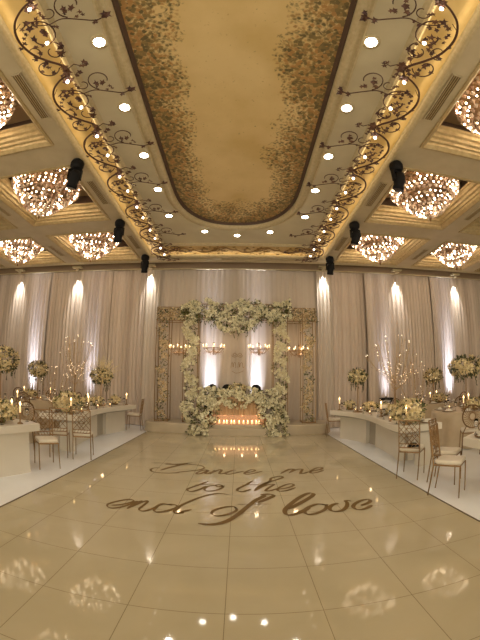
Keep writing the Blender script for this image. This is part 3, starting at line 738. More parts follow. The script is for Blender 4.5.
# ---- small candle chandeliers in the arch
cc = empty('candle_chandelier', (0,0,0), 0, 'x', 'chandelier')
b = MB(); b.tube([(.26*math.cos(2*PI*k/24), .26*math.sin(2*PI*k/24), 0) for k in range(24)], .010, 5, True)
for k in range(8):
    g = 2*PI*k/8; b.tube(smooth_path([(.03*math.cos(g),.03*math.sin(g),-.08),(.15*math.cos(g),.15*math.sin(g),-.13),(.25*math.cos(g),.25*math.sin(g),-.05),(.31*math.cos(g),.31*math.sin(g),.03)], 4), .008, 5)
b.build('frame', M['gold'], cc)
b = MB(); b.lathe([(.0001,-.2),(.03,-.17),(.02,-.12),(.045,-.07),(.015,-.02),(.012,.12),(.03,.16),(.0001,.2)], n=10); b.build('stem', M['gold'], cc, True)
b = MB(); b.tube([(0,0,.2),(0,0,1.02)], .006, 5); b.build('chain', M['gold'], cc)
b = MB()
for k in range(90):
    g = R.uniform(0, 2*PI); r_ = R.uniform(.05,.3); b.octa((r_*math.cos(g), r_*math.sin(g), -.06-R.random()*.14*(1-r_)), .012, .026)
q = b.build('crystal', M['bead'], cc); q['kind'] = 'stuff'
for k in range(8):
    g = 2*PI*k/8; x, y = .31*math.cos(g), .31*math.sin(g)
    b = MB(); b.lathe([(.022,.03),(.026,.045),(.012,.05),(.012,.075),(.0001,.075)], n=8); c_ = b.build('candle', M['wax'], cc, True, (x,y,0))
    b = MB(); b.lathe([(.0001,.073),(.012,.085),(.014,.095),(.006,.115),(.0001,.125)], n=8); b.build('flame', M['bulb'], c_, True)
ccp = [(-1.80,2.46,'outer left bay'),(-.77,2.50,'left side of the middle bay'),(.57,2.50,'right side of the middle bay'),(1.76,2.44,'outer right bay')]
for k, (x, z, lb) in enumerate(ccp):
    lb = 'small gold candle chandelier in the %s of the flower arch' % lb
    if k == 0: cc.location = (x, AY-.02, z); cc['label'] = lb
    else: copy_tree(cc, (x, AY-.02, z), R.random(), lb)
    lamp('candle_glow', 'POINT', (x, AY-.02, z+.1), 3.5, (1,.68,.4), .05)

# ---- sweetheart table with garland, plinth and candles
st = empty('sweetheart_table', (-.05, 10.25, SZ), 0, 'rose gold sweetheart table in the middle of the stage', 'table')
b = MB(); b.prism(rrect(-.80,.80,-.22,.18,.04), .73, .77, .006); b.build('tabletop', M['copper_cloth'], st)
b = MB(); V = []; F = []
for i in range(81):
    x = -.78+1.56*i/80; yy = -.2-.012*math.sin(i*1.35)
    V += [(x, yy, .73), (x, yy-.01, .12)]
for i in range(80): F.append((2*i, 2*i+1, 2*i+3, 2*i+2))
b.add(V, F); b.box((0,-.02,.42), (1.54,.34,.6)); b.build('front_panel', M['copper_cloth'], st)
pl = empty('mirror_plinth', (-.05, 10.02, SZ), 0, 'low copper mirrored plinth in front of the sweetheart table holding candles', 'plinth')
b = MB(); b.prism(rrect(-.92,.92,-.02,.06,.015), 0, .27, .006); b.build('back_panel', M['copper'], pl)
b = MB(); b.prism(rrect(-.92,.92,-.085,-.03,.01), 0, .03, .004); b.build('tray', M['copper'], pl)
xsn = [-.62,-.50,-.37,-.29,-.16,-.08,.06,.18,.30,.42,.54,.62]
pc = empty('pillar_candle', (0,0,0), 0, 'x', 'candle', 'candles in front of the sweetheart table')
b = MB(); b.lathe([(.0001,0),(.026,.002),(.028,.01),(.028,.055),(.02,.06),(.0001,.056)], n=12); b.build('wax', M['wax'], pc, True)
b = MB(); b.lathe([(.0001,.058),(.012,.07),(.013,.08),(.006,.10),(.0001,.11)], n=8); b.build('flame', M['flame'], pc, True)
for k, x in enumerate(xsn):
    lb = 'lit pillar candle before the copper plinth, %s from the left' % ORD[k]
    pos_ = (x-.05, 9.963, SZ+.03)
    if k == 0: pc.location = pos_; pc['label'] = lb
    else: copy_tree(pc, pos_, None, lb)
for x in (-.4,.1,.5): lamp('candle_glow', 'POINT', (x, 9.90, SZ+.28), 0.25*.8, (1,.6,.35), .03)
gr = empty('table_garland', (-.05,10.06,SZ+.77), 0, 'deep cream flower garland spilling over the top of the sweetheart table', 'flower garland')
def gs(k=1.0):
    x = R.uniform(-1.12,1.12); lo = -.14-.18*abs(math.cos(x*3.4)); z = R.uniform(lo, .27+.04*math.sin(x*6)); y = R.uniform(-.12,.12) if R.random() > .5 else -.14
    return (x, y+(.03 if k < 1 else 0), z), Vector((R.uniform(-.4,.4), -1, R.uniform(-.2,.7))).normalized()
floral(gr, 'blossom', gs, 760, 560, (.034,.06), 'bloom_w', 'leafg')
for s_, nm in ((-1,'left'), (1,'right')):
    cs = empty('flower_cascade', (-.03+s_*.93, 9.86, 0), 0, 'big cream flower cascade falling to the floor on the %s of the sweetheart table' % nm, 'flower arrangement')
    def cas(k=1.0, s_=s_):
        t = R.random(); z = .02+1.25*(1-t); cx_ = -s_*.12+s_*.30*t*t; wd = .26+.16*math.sin(t*PI*.9)+.10*t
        y = .36*(1-t)-.05*t; a = R.uniform(0, 2*PI); rr = R.uniform(.7,1)
        n_ = Vector((math.cos(a), math.sin(a)-.4, .25)).normalized()
        yy = y+math.sin(a)*.2*rr
        if yy > .05 and z < SZ: yy = -.02
        return (cx_+math.cos(a)*wd*rr*.75, min(yy, .2) if z < 1.05 else yy, z), n_
    floral(cs, 'blossom', cas, 700, 480, (.036,.064), 'bloom_w', 'leafg')
dm = empty('flower_dome', (-.05,10.33,SZ+.77), 0, 'small rounded flower arrangement in the middle of the sweetheart table', 'flower arrangement')
floral(dm, 'blossom', ellipsoid((0,0,.26),.26,.16,.14), 220, 90, (.022,.038), 'bloom', 'leafg')
b = MB(); b.lathe([(.09,0),(.05,.02),(.03,.08),(.07,.16),(.0001,.17)], n=14); b.build('vase', M['gold'], dm, True)
# lanterns of glass at the two ends of the plinth
for s_, nm in ((-1,'left'), (1,'right')):
    o = empty('hurricane_candle', (-.05+s_*.76, 9.93, SZ-.0), 0, 'tall glass candle holder with white candle at the %s end of the plinth' % nm, 'candle')
    b = MB(); b.lathe([(.0001,0),(.045,.0),(.05,.01),(.02,.03),(.018,.2),(.05,.24),(.0001,.25)], n=14); b.build('stand', M['gold'], o, True)
    b = MB(); b.lathe([(.05,.25),(.052,.40),(.050,.40),(.048,.255)], n=14); b.build('glass', M['glass'], o, True)
    b = MB(); b.lathe([(.0001,.25),(.03,.252),(.03,.34),(.0001,.34)], n=10); b.build('wax', M['napkin'], o, True)

# monogram hung on the backdrop
mg = empty('monogram', (-.07, 11.10, 1.95), 0, 'small gold scroll emblem and initials on the pale drape above the couple table', 'sign')
b = MB()
def sp2(pts, r=.006): b.tube([(x, 0, z) for x, z, _ in [tuple(q) for q in smooth_path([(p[0], p[1], 0) for p in pts])]], r, 4)
for s_ in (-1,1):
    sp2([(0,.40),(s_*.07,.47),(s_*.13,.44),(s_*.10,.38),(s_*.05,.42)]); sp2([(0,.38),(s_*.10,.34),(s_*.18,.40)])
b.build('emblem', M['relief'], mg)
b = MB(); sp2([(-.20,.0),(-.18,.15),(-.15,.16),(-.13,.02),(-.11,.15),(-.06,.16),(-.04,.0)]); sp2([(.02,.0),(.03,.15),(.06,.16),(.07,.02),(.10,.14),(.16,.16),(.18,.02),(.22,.04)])
sp2([(-.16,-.10),(-.05,-.16),(.08,-.14),(.2,-.08)])
b.build('initials', M['relief'], mg)

# ================================================================ chairs
def chair_base(o, w_=.40, d_=.40):
    """faces +Y"""
    for sx in (-1,1):
        b = MB(); b.tube([(sx*w_/2,d_/2,.43),(sx*(w_/2+.01),d_/2+.03,0)], [.012,.009], 6); b.build('leg', M['gold'], o, True)
    b = MB(); b.tube([(-w_/2,-d_/2,.425),(w_/2,-d_/2,.425),(w_/2,d_/2,.425),(-w_/2,d_/2,.425)], .012, 6, True); b.build('seat_frame', M['gold'], o)
    b = MB(); b.prism([(x, y) for x, y in rrect(-w_/2-.01,w_/2+.01,-d_/2+.0,d_/2+.015,.06,5)], .437, .492, .018); b.build('cushion', M['cushion'], o, False)
def back_pt(x, z, w_=.40, d_=.40):                         # point on the slightly leaning back plane
    return (x, -d_/2-.01-(z-.43)*.16, z)
gc = empty('gold_chair', (0,0,0), 0, 'x', 'chair'); chair_base(gc)
for sx in (-1,1):
    b = MB(); b.tube([(sx*.205,-.26,0), (sx*.20,-.21,.43), back_pt(sx*.20,.93)], [.010,.012,.011], 6); b.build('rear_leg', M['gold'], gc, True)
b = MB(); b.tube([back_pt(-.2,.93), back_pt(.2,.93)], .011, 6); b.build('top_rail', M['gold'], gc); b = MB(); b.tube([back_pt(-.2,.50), back_pt(.2,.50)], .009, 5); b.build('lower_rail', M['gold'], gc); b = MB(); b.tube([back_pt(-.2,.56), back_pt(.2,.56)], .008, 5); b.build('middle_rail', M['gold'], gc)
b = MB()
cx_ = [(-.2,.93),(.2,.56)]
for p, q in (((-.2,.93),(.2,.56)),((.2,.93),(-.2,.56)),((-.07,.93),(.2,.66)),((.07,.93),(-.2,.66)),((-.2,.83),(.07,.56)),((.2,.83),(-.07,.56)),((0,.93),(.2,.745)),((0,.93),(-.2,.745)),((-.2,.745),(0,.56)),((.2,.745),(0,.56))):
    b.tube([back_pt(*p), back_pt(*q)], .0055, 4)
b.tube([back_pt(.07*math.cos(a*PI/6), .745+.07*math.sin(a*PI/6)) for a in range(12)], .006, 4, True)
for k in range(6): b.tube([back_pt(-.17+.068*k,.50), back_pt(-.136+.068*k,.56)], .005, 4)
b.build('back_lattice', M['gold'], gc)
oc = empty('oval_back_chair', (0,0,0), 0, 'x', 'chair'); chair_base(oc)
for sx in (-1,1):
    b = MB(); b.tube([(sx*.19,-.26,0), (sx*.18,-.21,.43), back_pt(sx*.12,.56)], [.010,.012,.011], 6); b.build('rear_leg', M['dark_gold'], oc, True)
b = MB(); b.tube([back_pt(.205*math.cos(a*PI/12), .76+.225*math.sin(a*PI/12)) for a in range(24)], .014, 6, True); b.build('back_ring', M['dark_gold'], oc, True)
b = MB()
for a in range(24):
    g = 2*PI*a/24
    b.tube([back_pt(.20*math.cos(g), .76+.22*math.sin(g)), back_pt(.06*math.cos(g+.9), .76+.07*math.sin(g+.9))], .005, 4)
b.tube([back_pt(.062*math.cos(a*PI/6), .76+.072*math.sin(a*PI/6)) for a in range(12)], .007, 4, True)
b.build('back_lattice', M['gold'], oc)
gc.scale = (.84, .9, 1)
used = {'g': 0, 'o': 0}
def chair(kind, x, y, face, label, group=None, z=0):
    src = gc if kind == 'g' else oc
    rz = face-PI/2
    if not used[kind]:
        used[kind] = 1; src.location = (x,y,z); src.rotation_euler = (0,0,rz); src['label'] = label
        if group: src['group'] = group
        return src
    c = copy_tree(src, (x,y,z), rz, label, group); 
    if not group and 'group' in c: del c['group']
    return c
D = math.radians
# ---- single chairs beside the dance floor: face = direction the sitter looks
chair('g', -3.16, 5.22, D(-46), 'gold lattice chair with ivory seat at the end of the left front white table')
chair('g', -3.38, 6.10, D(112), 'gold lattice chair behind the left front chair, back towards the camera')
chair('g', -2.92, 6.20, D(108), 'gold lattice chair at the near end of the left curved table by the dance floor')
chair('g', -3.10, 10.22, D(185), 'gold lattice chair at the far end of the left curved table beside the stage')
chair('g', 2.72, 5.08, D(48), 'gold lattice chair by the right curved table with black napkin on its seat')
chair('g', 2.76, 4.02, D(-48), 'gold lattice chair closest to the camera on the right, at the dance floor edge')
chair('g', 3.05, 4.55, D(-50), 'gold lattice chair just behind the closest chair on the right')
chair('g', 2.66, 9.62, D(-8), 'gold lattice chair beside the stage at the far end of the right curved table')
b = MB(); b.add([(-.12,-.03,.0),(.10,-.07,.0),(.13,.05,.0),(-.06,.09,.0),(-.05,-.01,.07),(.05,0,.06)], [(0,1,5,4),(1,2,5),(2,3,4,5),(3,0,4),(0,3,2,1)])
tag(b.build('napkin', M['black'], None, False, (2.70,5.02,.494)), 'folded black napkin lying on the seat of a gold chair', 'napkin')
# dark chairs behind the couple table
sc_ = empty('round_back_chair', (0,0,0), 0, 'x', 'chair')
for sx in (-1,1):
    for sy in (-1,1):
        b = MB(); b.tube([(sx*.18,sy*.18,.44),(sx*.19,sy*.2,0)], .014, 6); b.build('leg', M['dark_gold'], sc_, True)
b = MB(); b.prism(rrect(-.2,.2,-.2,.2,.07,5), .43, .49, .015); b.build('seat', M['black'], sc_)
b = MB(); b.prism([(.15*math.cos(2*PI*k/20), .15*math.sin(2*PI*k/20)) for k in range(20)], -.025, .025, .01)
q = b.build('backrest', M['black'], sc_, True, (0,.22,.99)); q.rotation_euler = (PI/2, 0, 0)
b = MB(); 
for sx in (-1,1): b.tube([(sx*.14,.2,.44),(sx*.11,.22,.92)], .013, 6)
b.build('back_post', M['dark_gold'], sc_)
for k, x in enumerate((-.84,-.38,.08,.52)):
    lb = 'dark round backed chair peeping over the sweetheart table, %s of four' % ('first from the left','second from the left','third from the left','rightmost')[k]
    if k == 0: sc_.location = (x,10.70,SZ); sc_['label'] = lb
    else: copy_tree(sc_, (x,10.70,SZ), None, lb)

# ================================================================ white tables by the dance floor
def curve_pts(pts, k=6): return [(p.x, p.y) for p in smooth_path([(x, y, 0) for x, y in pts], k)]
def offset(pts, d):
    out = []
    for i, p in enumerate(pts):
        a = Vector(pts[max(i-1,0)]); c = Vector(pts[min(i+1,len(pts)-1)]); t = (c-a).normalized(); out.append((p[0]-t.y*d, p[1]+t.x*d))
    return out
def ribbon(mb, front, d, z0, z1):
    back = offset(front, d); poly = list(front)+back[::-1]
    n_ = len(front); V = []
    for z in (z0, z1): V += [(x,y,z) for x, y in front]+[(x,y,z) for x, y in back]
    F = []
    m_ = 2*n_
    for i in range(n_-1):
        F += [(i,i+1,m_+i+1,m_+i),(n_+i+1,n_+i,m_+n_+i,m_+n_+i+1),(m_+i,m_+i+1,m_+n_+i+1,m_+n_+i),(i+1,i,n_+i,n_+i+1)]
    F += [(0,m_,m_+n_,n_),(n_-1,2*n_-1,m_+2*n_-1,m_+n_-1)]
    mb.add(V, F)
ox, oy = 3.2, 7.2
def serpentine(front, sgn, panels, legp, label, inset=.30):
    o = empty('curved_table', (sgn*ox, oy, 0), 0, label, 'table')
    fr_ = [(x-sgn*ox, y-oy) for x, y in curve_pts(front)]
    b = MB(); ribbon(b, fr_, sgn*-.84, .66, .77); b.build('tabletop', M['white_lam'], o)
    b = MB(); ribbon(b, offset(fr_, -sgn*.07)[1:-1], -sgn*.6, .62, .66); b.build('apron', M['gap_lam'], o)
    for y0, y1 in panels:
        sub = [p for p in fr_ if y0 <= p[1]+oy <= y1]
        b = MB(); ribbon(b, offset(sub, -sgn*inset), -sgn*.30, 0, .62); b.build('base_panel', M['white_lam'], o)
    sub = [p for p in fr_ if panels[0][0] <= p[1]+oy <= panels[-1][1]]
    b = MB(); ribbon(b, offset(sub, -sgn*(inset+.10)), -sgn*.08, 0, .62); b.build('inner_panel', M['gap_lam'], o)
    b = MB(); b.box((legp[0]-sgn*ox, legp[1]-oy, .31), (.30,.12,.62), legp[2]); b.build('leg_panel', M['white_lam'], o)
    return o
RF = [(2.66,5.40),(2.66,5.9),(2.76,6.7),(2.82,7.5),(2.70,8.35),(2.38,9.05)]
LFt = [(-3.12,6.35),(-3.18,6.8),(-3.26,7.4),(-3.32,8.1),(-3.22,8.85),(-2.96,9.9)]
serpentine(RF, 1, [(6.1,7.72),(7.95,9.0)], (3.25,5.62,.1), 'long cream serpentine table with thick top curving along the right of the dance floor')
serpentine(LFt, -1, [(6.95,8.5),(8.75,9.85)], (-3.45,6.55,-.1), 'long cream serpentine table with thick top curving along the left of the dance floor')
def block_table(slab, body, label, c):
    o = empty('white_block_table', (c[0], c[1], 0), 0, label, 'table')
    b = MB(); b.prism([(x-c[0], y-c[1]) for x, y in slab], .66, .77, .006); b.build('tabletop', M['white_lam'], o)
    b = MB(); b.prism([(x-c[0], y-c[1]) for x, y in body], 0, .66); b.build('base', M['white_lam'], o)
block_table([(-4.5,3.0),(-3.75,3.0),(-3.42,3.6),(-3.27,4.09),(-3.06,4.86),(-3.36,5.04),(-4.2,5.0)], [(-4.3,3.1),(-3.9,3.1),(-3.55,3.7),(-3.38,4.15),(-3.18,4.72),(-3.5,4.9),(-4.1,4.85)], 'cream block table with thick top at the left edge of the picture', (-3.8,4.2))
block_table([(4.3,2.7),(4.3,4.15),(3.35,4.2),(2.87,3.90),(2.88,3.53),(3.05,2.7)], [(4.1,2.8),(4.1,4.1),(3.42,4.12),(3.14,3.78),(3.16,3.5),(3.3,2.8)], 'cream block table with thick top at the right edge of the picture', (3.6,3.5))

# ================================================================ round tables behind
rt = empty('round_table', (0,0,0), 0, 'x', 'table')
b = MB(); b.lathe([(.0001,.735),(.84,.735),(.845,.75),(.84,.765),(.0001,.765)], n=40); b.build('tabletop', M['cloth'], rt)
V = []; F = []; n_ = 96
for i in range(n_):
    g = 2*PI*i/n_; wv = math.sin(g*14)
    for r_, z in ((.0001,.772),(.80,.772),(.85,.765),(.87+.012*wv,.60),(.90+.03*wv,.3),(.93+.045*wv,.012)): V.append((r_*math.cos(g), r_*math.sin(g), z))
for i in range(n_):
    j = (i+1) % n_
    for k in range(5): F.append((i*6+k, i*6+k+1, j*6+k+1, j*6+k))
b = MB(); b.add(V, F); b.build('tablecloth', M['cloth'], rt, True)

tall = {}
def tall_stand(o, h, r_ball, wide=1.0, nb=260, mat='bloom', lf='leafd'):
    b = MB(); b.lathe([(.13,0),(.13,.012),(.03,.03),(.013,.06),(.012,h-.05),(.05,h-.02),(.09,h),(.0001,h)], n=14); b.build('stand', M['gold'], o, True)
    floral(o, 'blossom', ellipsoid((0,0,h+r_ball*.55), r_ball*wide, r_ball*wide, r_ball*.72), nb, int(nb*.8), (.03,.055), mat, lf, (.07,.13))
    b = MB()
    for _ in range(14):
        g = R.uniform(0,2*PI); q = r_ball*wide*R.uniform(.5,.95)
        for k in range(R.randint(3,7)): b.leaf((q*math.cos(g), q*math.sin(g), h+r_ball*.2-k*.045), .07, (R.uniform(-.3,.3),R.uniform(-.3,.3),-1))
    q = b.build('hanging_foliage', M[lf], o); q['kind'] = 'stuff'
TT = .772
def tall_piece(x, y, h, r_, wide, label, z=TT, nb=260, mat='bloom'):
    o = empty('tall_flower_stand', (x,y,z), 0, label, 'flower arrangement'); tall_stand(o, h, r_, wide, nb, mat); return o
taken = [(4.75,8.6),(-4.75,8.3)]
tables = [(5.25,7.05,'nearest round table on the right'),(5.95,9.75,'far round table on the right'),(8.6,7.8,'outer round table on the right'),
          (-5.35,6.7,'nearest round table on the left'),(-5.95,9.3,'far round table on the left'),(-8.6,7.6,'outer round table on the left')]
for i, (x, y, nm) in enumerate(tables):
    lb = 'cloth covered round table, the '+nm
    if i == 0: rt.location = (x,y,0); rt['label'] = lb
    else: copy_tree(rt, (x,y,0), None, lb)
    sd = 1 if x > 0 else -1
    for k in range(8):
        g = 2*PI*(k+.3)/8
        cx_, cy_ = x+1.24*math.cos(g), y+1.24*math.sin(g)
        if cy_ > 10.6 or abs(cx_) < 4.25 or any((cx_-a_)**2+(cy_-b_)**2 < .4 for a_, b_ in taken): continue
        taken.append((cx_, cy_))
        chair('o', cx_, cy_, g+PI, 'gold oval backed chair, %s of the %s' % (SIDES[k], nm), 'chairs around the '+nm)
tall_piece(5.25,7.05,.78,.36,1.15,'large leafy cream flower ball on tall stand, nearest round table on the right', nb=420)
tall_piece(5.95,9.75,.66,.30,.95,'dark leafy flower ball on tall stand, far round table on the right')
tall_piece(8.6,7.8,.80,.34,1.1,'flower ball on tall stand on the outer round table at the right')
tall_piece(-5.35,6.7,.80,.40,1.1,'large leafy cream flower ball on tall stand at the left picture edge', nb=420)
tall_piece(-5.95,9.3,.70,.32,.95,'dense leafy flower ball on tall stand in front of the far left uplight')
tall_piece(-8.6,7.6,.80,.34,1.1,'flower ball on tall stand on the outer round table at the left')
tall_piece(2.88,8.28,.76,.22,1.0,'leafy flower ball on tall stand on the far part of the right curved table', .77)
tl = tall_piece(-3.68,8.95,.66,.27,1.1,'leafy flower ball with airy pale sprays on tall stand on the left curved table', .77)
b = MB()
for _ in range(70):
    g = R.uniform(0,2*PI); e = R.uniform(.2,1.4); ln = R.uniform(.4,.62); d = Vector((math.cos(g)*math.cos(e), math.sin(g)*math.cos(e), math.sin(e)))
    p = Vector((0,0,.8)); b.tube([p, p+d*ln], .003, 3)
    for k in range(4): b.petalflower(p+d*ln*(.6+.1*k)+Vector((R.uniform(-.04,.04),)*3), .016)
q = b.build('spray', M['bloom'], tl); q['kind'] = 'stuff'

# golden crystal branch trees with little lights
def crystal_tree(x, y, h, spread, label, nbr=26):
    o = empty('crystal_branch_tree', (x,y,.77), 0, label, 'centrepiece')
    b = MB(); b.lathe([(.11,0),(.11,.015),(.03,.03),(.02,.1),(.014,h*.45)], n=12); b.build('stem', M['gold'], o, True)
    b = MB(); bd = MB(); fl_ = MB()
    for k in range(nbr):
        g = 2*PI*k/nbr*2.6; e = R.uniform(.25,1.35); z0 = h*R.uniform(.3,.5)
        tip = Vector((math.cos(g)*math.cos(e)*spread, math.sin(g)*math.cos(e)*spread, z0+math.sin(e)*(h-z0)))
        mid = Vector((tip.x*.55, tip.y*.55, z0+(tip.z-z0)*.3)); P_ = smooth_path([(0,0,z0), mid, tip], 4); b.tube(P_, .0035, 4)
        for p in P_[2:]:
            bd.octa((p.x+R.uniform(-.03,.03), p.y+R.uniform(-.03,.03), p.z-.03), .011, .02)
            if R.random() < .5: bd.octa((p.x, p.y, p.z-.08), .009, .017)
        if R.random() < .7: fl_.octa((tip.x, tip.y, tip.z+.02), .006, .009, .8)
        for q_ in (3, 4): fl_.octa((P_[q_].x, P_[q_].y, P_[q_].z+.03), .004, .006, .8)
    b.build('branches', M['wire'], o); q = bd.build('crystal', M['bead'], o); q['kind'] = 'stuff'
    q = fl_.build('fairy_light', M['fairy'], o); q['kind'] = 'stuff'; return o
crystal_tree(-3.78, 7.55, 1.75, .55, 'golden crystal branch tree with tiny lights on the left curved table')
crystal_tree(3.22, 6.85, 1.70, .70, 'golden crystal branch tree with tiny lights on the right curved table', 34)
crystal_tree(3.75+1.0, 8.6, 1.9, .6, 'slim crystal branch tree on tall stand behind the right curved table', 20).location.z = .0
crystal_tree(-4.75, 8.3, 1.75, .5, 'slim crystal branch tree on tall stand behind the left curved table', 20).location.z = .0

# ================================================================ things laid on the tables
vc = empty('votive_candle', (0,0,0), 0, 'x', 'candle')
b = MB(); b.lathe([(.0001,0),(.028,0),(.034,.06),(.031,.06),(.025,.006)], n=12); b.build('cup', M['bead'], vc, True)
b = MB(); b.lathe([(.0001,.008),(.02,.01),(.02,.03),(.007,.034),(.012,.048),(.008,.066),(.0001,.08)], n=8); b.build('flame', M['flame'], vc, True)
tc = empty('taper_candle', (0,0,0), 0, 'x', 'candle')
b = MB(); b.lathe([(.05,0),(.05,.01),(.012,.03),(.012,.14),(.03,.16),(.02,.17)], n=12); b.build('holder', M['gold'], tc, True)
b = MB(); b.lathe([(.014,.165),(.013,.27),(.0001,.272)], n=8); b.build('wax', M['wax'], tc, True)
b = MB(); b.lathe([(.0001,.272),(.014,.29),(.016,.305),(.006,.33),(.0001,.345)], n=8); b.build('flame', M['flame'], tc, True)
gs_ = empty('wine_glass', (0,0,0), 0, 'x', 'glass')
b = MB(); b.lathe([(.032,0),(.03,.004),(.004,.01),(.004,.09),(.03,.12),(.034,.16),(.028,.21),(.026,.21),(.031,.16),(.027,.125),(.0001,.10)], n=12); b.build('bowl', M['glass'], gs_, True)
pt = empty('place_setting', (0,0,0), 0, 'x', 'plate')
b = MB(); b.lathe([(.0001,0),(.09,0),(.155,.014),(.155,.02),(.09,.008),(.0001,.008)], n=20); b.build('charger', M['gold'], pt, True)
b = MB(); b.lathe([(.0001,.009),(.08,.010),(.125,.022),(.125,.026),(.08,.016),(.0001,.016)], n=20); b.build('plate', M['plate'], pt, True)
b = MB(); b.prism([(-.05,-.09),(.05,-.08),(.06,.07),(-.03,.10)], .016, .034, .006); b.prism([(-.03,-.05),(.03,-.06),(.04,.02),(-.01,.06)], .034, .065, .008); b.build('napkin', M['napkin'], pt)
protos = {'v': vc, 't': tc, 'w': gs_, 'p': pt}; pu = {}
def put(kind, x, y, z, label, group, rz=None, sc=None):
    s_ = protos[kind]
    if kind not in pu:
        pu[kind] = 1; s_.location = (x,y,z); s_['label'] = label; s_['group'] = group
        if sc: s_.scale = (sc,sc,sc)
        return s_
    return copy_tree(s_, (x,y,z), R.uniform(0,6) if rz is None else rz, label, group, scale=(sc,sc,sc) if sc else (1,1,1))
def low_flowers(x, y, z, rx, ry, rz, label, n_=160, mat='bloom', pot=True, lf='leafg', br=(.025,.045)):
    o = empty('flower_arrangement', (x,y,z), 0, label, 'flower arrangement')
    b = MB(); b.lathe([(.06,0),(.09,.02),(.10,.09),(.0001,.09)], n=14); b.build('bowl', M['gold'], o, True)
    floral(o, 'blossom', ellipsoid((0,0,.08+rz*.7), rx, ry, rz), n_, int(n_*.35), br, mat, lf); return o
def along(front, sgn, t, d):
    P_ = curve_pts(front); i = t*(len(P_)-1); k = min(int(i), len(P_)-2); f = i-k
    O = offset(P_, -sgn*d); return (O[k][0]*(1-f)+O[k+1][0]*f, O[k][1]*(1-f)+O[k+1][1]*f)
for front, sgn, nm in ((LFt, -1, 'left'), (RF, 1, 'right')):
    big = along(front, sgn, .20 if sgn < 0 else .16, .35)
    low_flowers(big[0], big[1], .77, .34, .30, .20, 'large golden cream flower mound at the near end of the %s curved table' % nm, 420, 'bloom', br=(.03,.05))
    for k, (t, r_) in enumerate(((.42,.17),(.58,.2),(.74,.17),(.90,.15))):
        x, y = along(front, sgn, t, .40)
        low_flowers(x, y, .77, r_, r_, .10, 'low cream flower bowl on the %s curved table, %s from its near end' % (nm, ('second','third','fourth','farthest')[k]), 130)
    for k, (t, d) in enumerate(((.08,.18),(.30,.14),(.36,.5),(.48,.17),(.52,.6),(.64,.16),(.68,.55),(.80,.17),(.84,.5),(.95,.2))):
        x, y = along(front, sgn, t, d); put('v' if k % 3 else 't', x, y, .77, 'lit candle on the %s curved table, %s from its near end' % (nm, ORD[k]), 'candles on the %s curved table' % nm)
    for k in range(9):
        x, y = along(front, sgn, .06+.105*k, .10); put('w', x, y, .77, 'stemmed glass on the %s curved table, %s from its near end' % (nm, ORD[k]), 'glasses on the %s curved table' % nm)
    for k in range(7):
        x, y = along(front, sgn, .10+.135*k, .66); put('p', x, y, .77, 'gold rimmed place setting on the %s curved table, %s from its near end' % (nm, ORD[k]), 'place settings on the %s curved table' % nm)
# left block table
low_flowers(-3.55,4.45,.77,.26,.26,.15,'golden flower bowl with tall candles on the left block table', 300, br=(.025,.045))
low_flowers(-3.75,3.75,.77,.22,.22,.14,'pale flower bowl at the picture edge on the left block table', 200)
for k, (x, y) in enumerate(((-3.28,4.62),(-3.48,4.05),(-3.62,4.85))): put('t', x, y, .77, 'lit taper candle on the left block table, '+('nearest its far corner','in the middle','farthest from the dance floor')[k], 'candles on the left block table')
for k, (x, y) in enumerate(((-3.35,4.92),(-3.40,4.30),(-3.75,4.2))): put('w', x, y, .77, 'stemmed glass on the left block table, '+('at its far end','in the middle','behind the others')[k], 'glasses on the left block table')
for k, (x, y) in enumerate(((3.12,3.72),(3.32,3.30),(3.5,3.95))): put('p', x, y, .77, 'white plate with folded napkins on the right block table, '+('in the middle','nearest the camera','at the far end')[k], 'place settings on the right block table')
put('w', 3.15, 3.98, .77, 'stemmed glass on the right block table', 'glasses on the right block table')
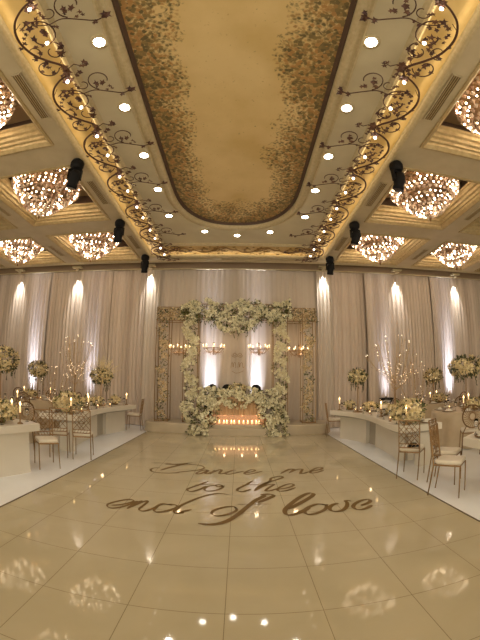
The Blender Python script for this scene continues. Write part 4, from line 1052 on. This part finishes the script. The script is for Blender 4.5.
for (x, y, nm) in tables:
    sd = 1 if x > 0 else -1
    low_flowers(x-.02, y-.38 , TT, .24, .18, .11, 'low flower bowl on the camera side of the '+nm, 150, 'bloom')
    for k in range(4):
        g = PI/4+k*PI/2; put('v' if k % 2 else 't', x+.42*math.cos(g), y+.42*math.sin(g), TT, 'lit candle on the %s, %s' % (nm, SIDES[2*k+1]), 'candles on the '+nm)
    for k in range(8):
        g = 2*PI*(k+.3)/8; put('w', x+.52*math.cos(g+.2), y+.52*math.sin(g+.2), TT, 'stemmed glass on the %s, %s' % (nm, SIDES[k]), 'glasses on the '+nm)
        put('p', x+.64*math.cos(g), y+.64*math.sin(g), TT, 'place setting on the %s, %s' % (nm, SIDES[k]), 'place settings on the '+nm, g)
    lamp('table_glow', 'POINT', (x, y, TT+.45), 0.25*3, (1,.65,.35), .05)
for x, y in ((-3.55,7.3),(-3.6,8.8),(3.1,6.3),(3.15,7.9),(-3.6,4.4)): lamp('table_glow', 'POINT', (x, y, 1.12), 0.25*2, (1,.65,.35), .04)
# glass bowl on a dark stand seen against the right uplight
o = empty('glass_bowl_stand', (3.42,7.75,.77), 0, 'dark rimmed glass bowl on feet in front of the right blue uplight', 'bowl')
b = MB(); b.tube([(.17*math.cos(k*PI/12), .17*math.sin(k*PI/12), .34) for k in range(24)], .010, 5, True)
for k in range(4): g = k*PI/2+.4; b.tube([(.17*math.cos(g),.17*math.sin(g),.34),(.12*math.cos(g),.12*math.sin(g),.2),(.15*math.cos(g),.15*math.sin(g),0)], .008, 5)
b.build('stand', M['black'], o)
b = MB(); b.lathe([(.0001,.20),(.10,.215),(.155,.29),(.165,.35),(.158,.35),(.148,.29),(.0001,.21)], n=20); b.build('bowl', M['glass'], o, True)
for k, (t, lb) in enumerate(((.52,'ivory fabric shaded table lamp between the flowers on the right curved table'),(.34,'ivory drum shade lamp behind the big flower mound on the right'))):
    x, y = along(RF, 1, t, .28); o = empty('table_lamp', (x,y,.77), 0, lb, 'lamp')
    b = MB(); b.lathe([(.05,0),(.05,.01),(.01,.02),(.01,.10),(.0001,.10)], n=12); b.build('base', M['gold'], o, True)
    b = MB(); b.lathe([(.105,.09),(.085,.24),(.082,.24),(.10,.09)], n=20); b.build('shade', M['cushion'], o, True)
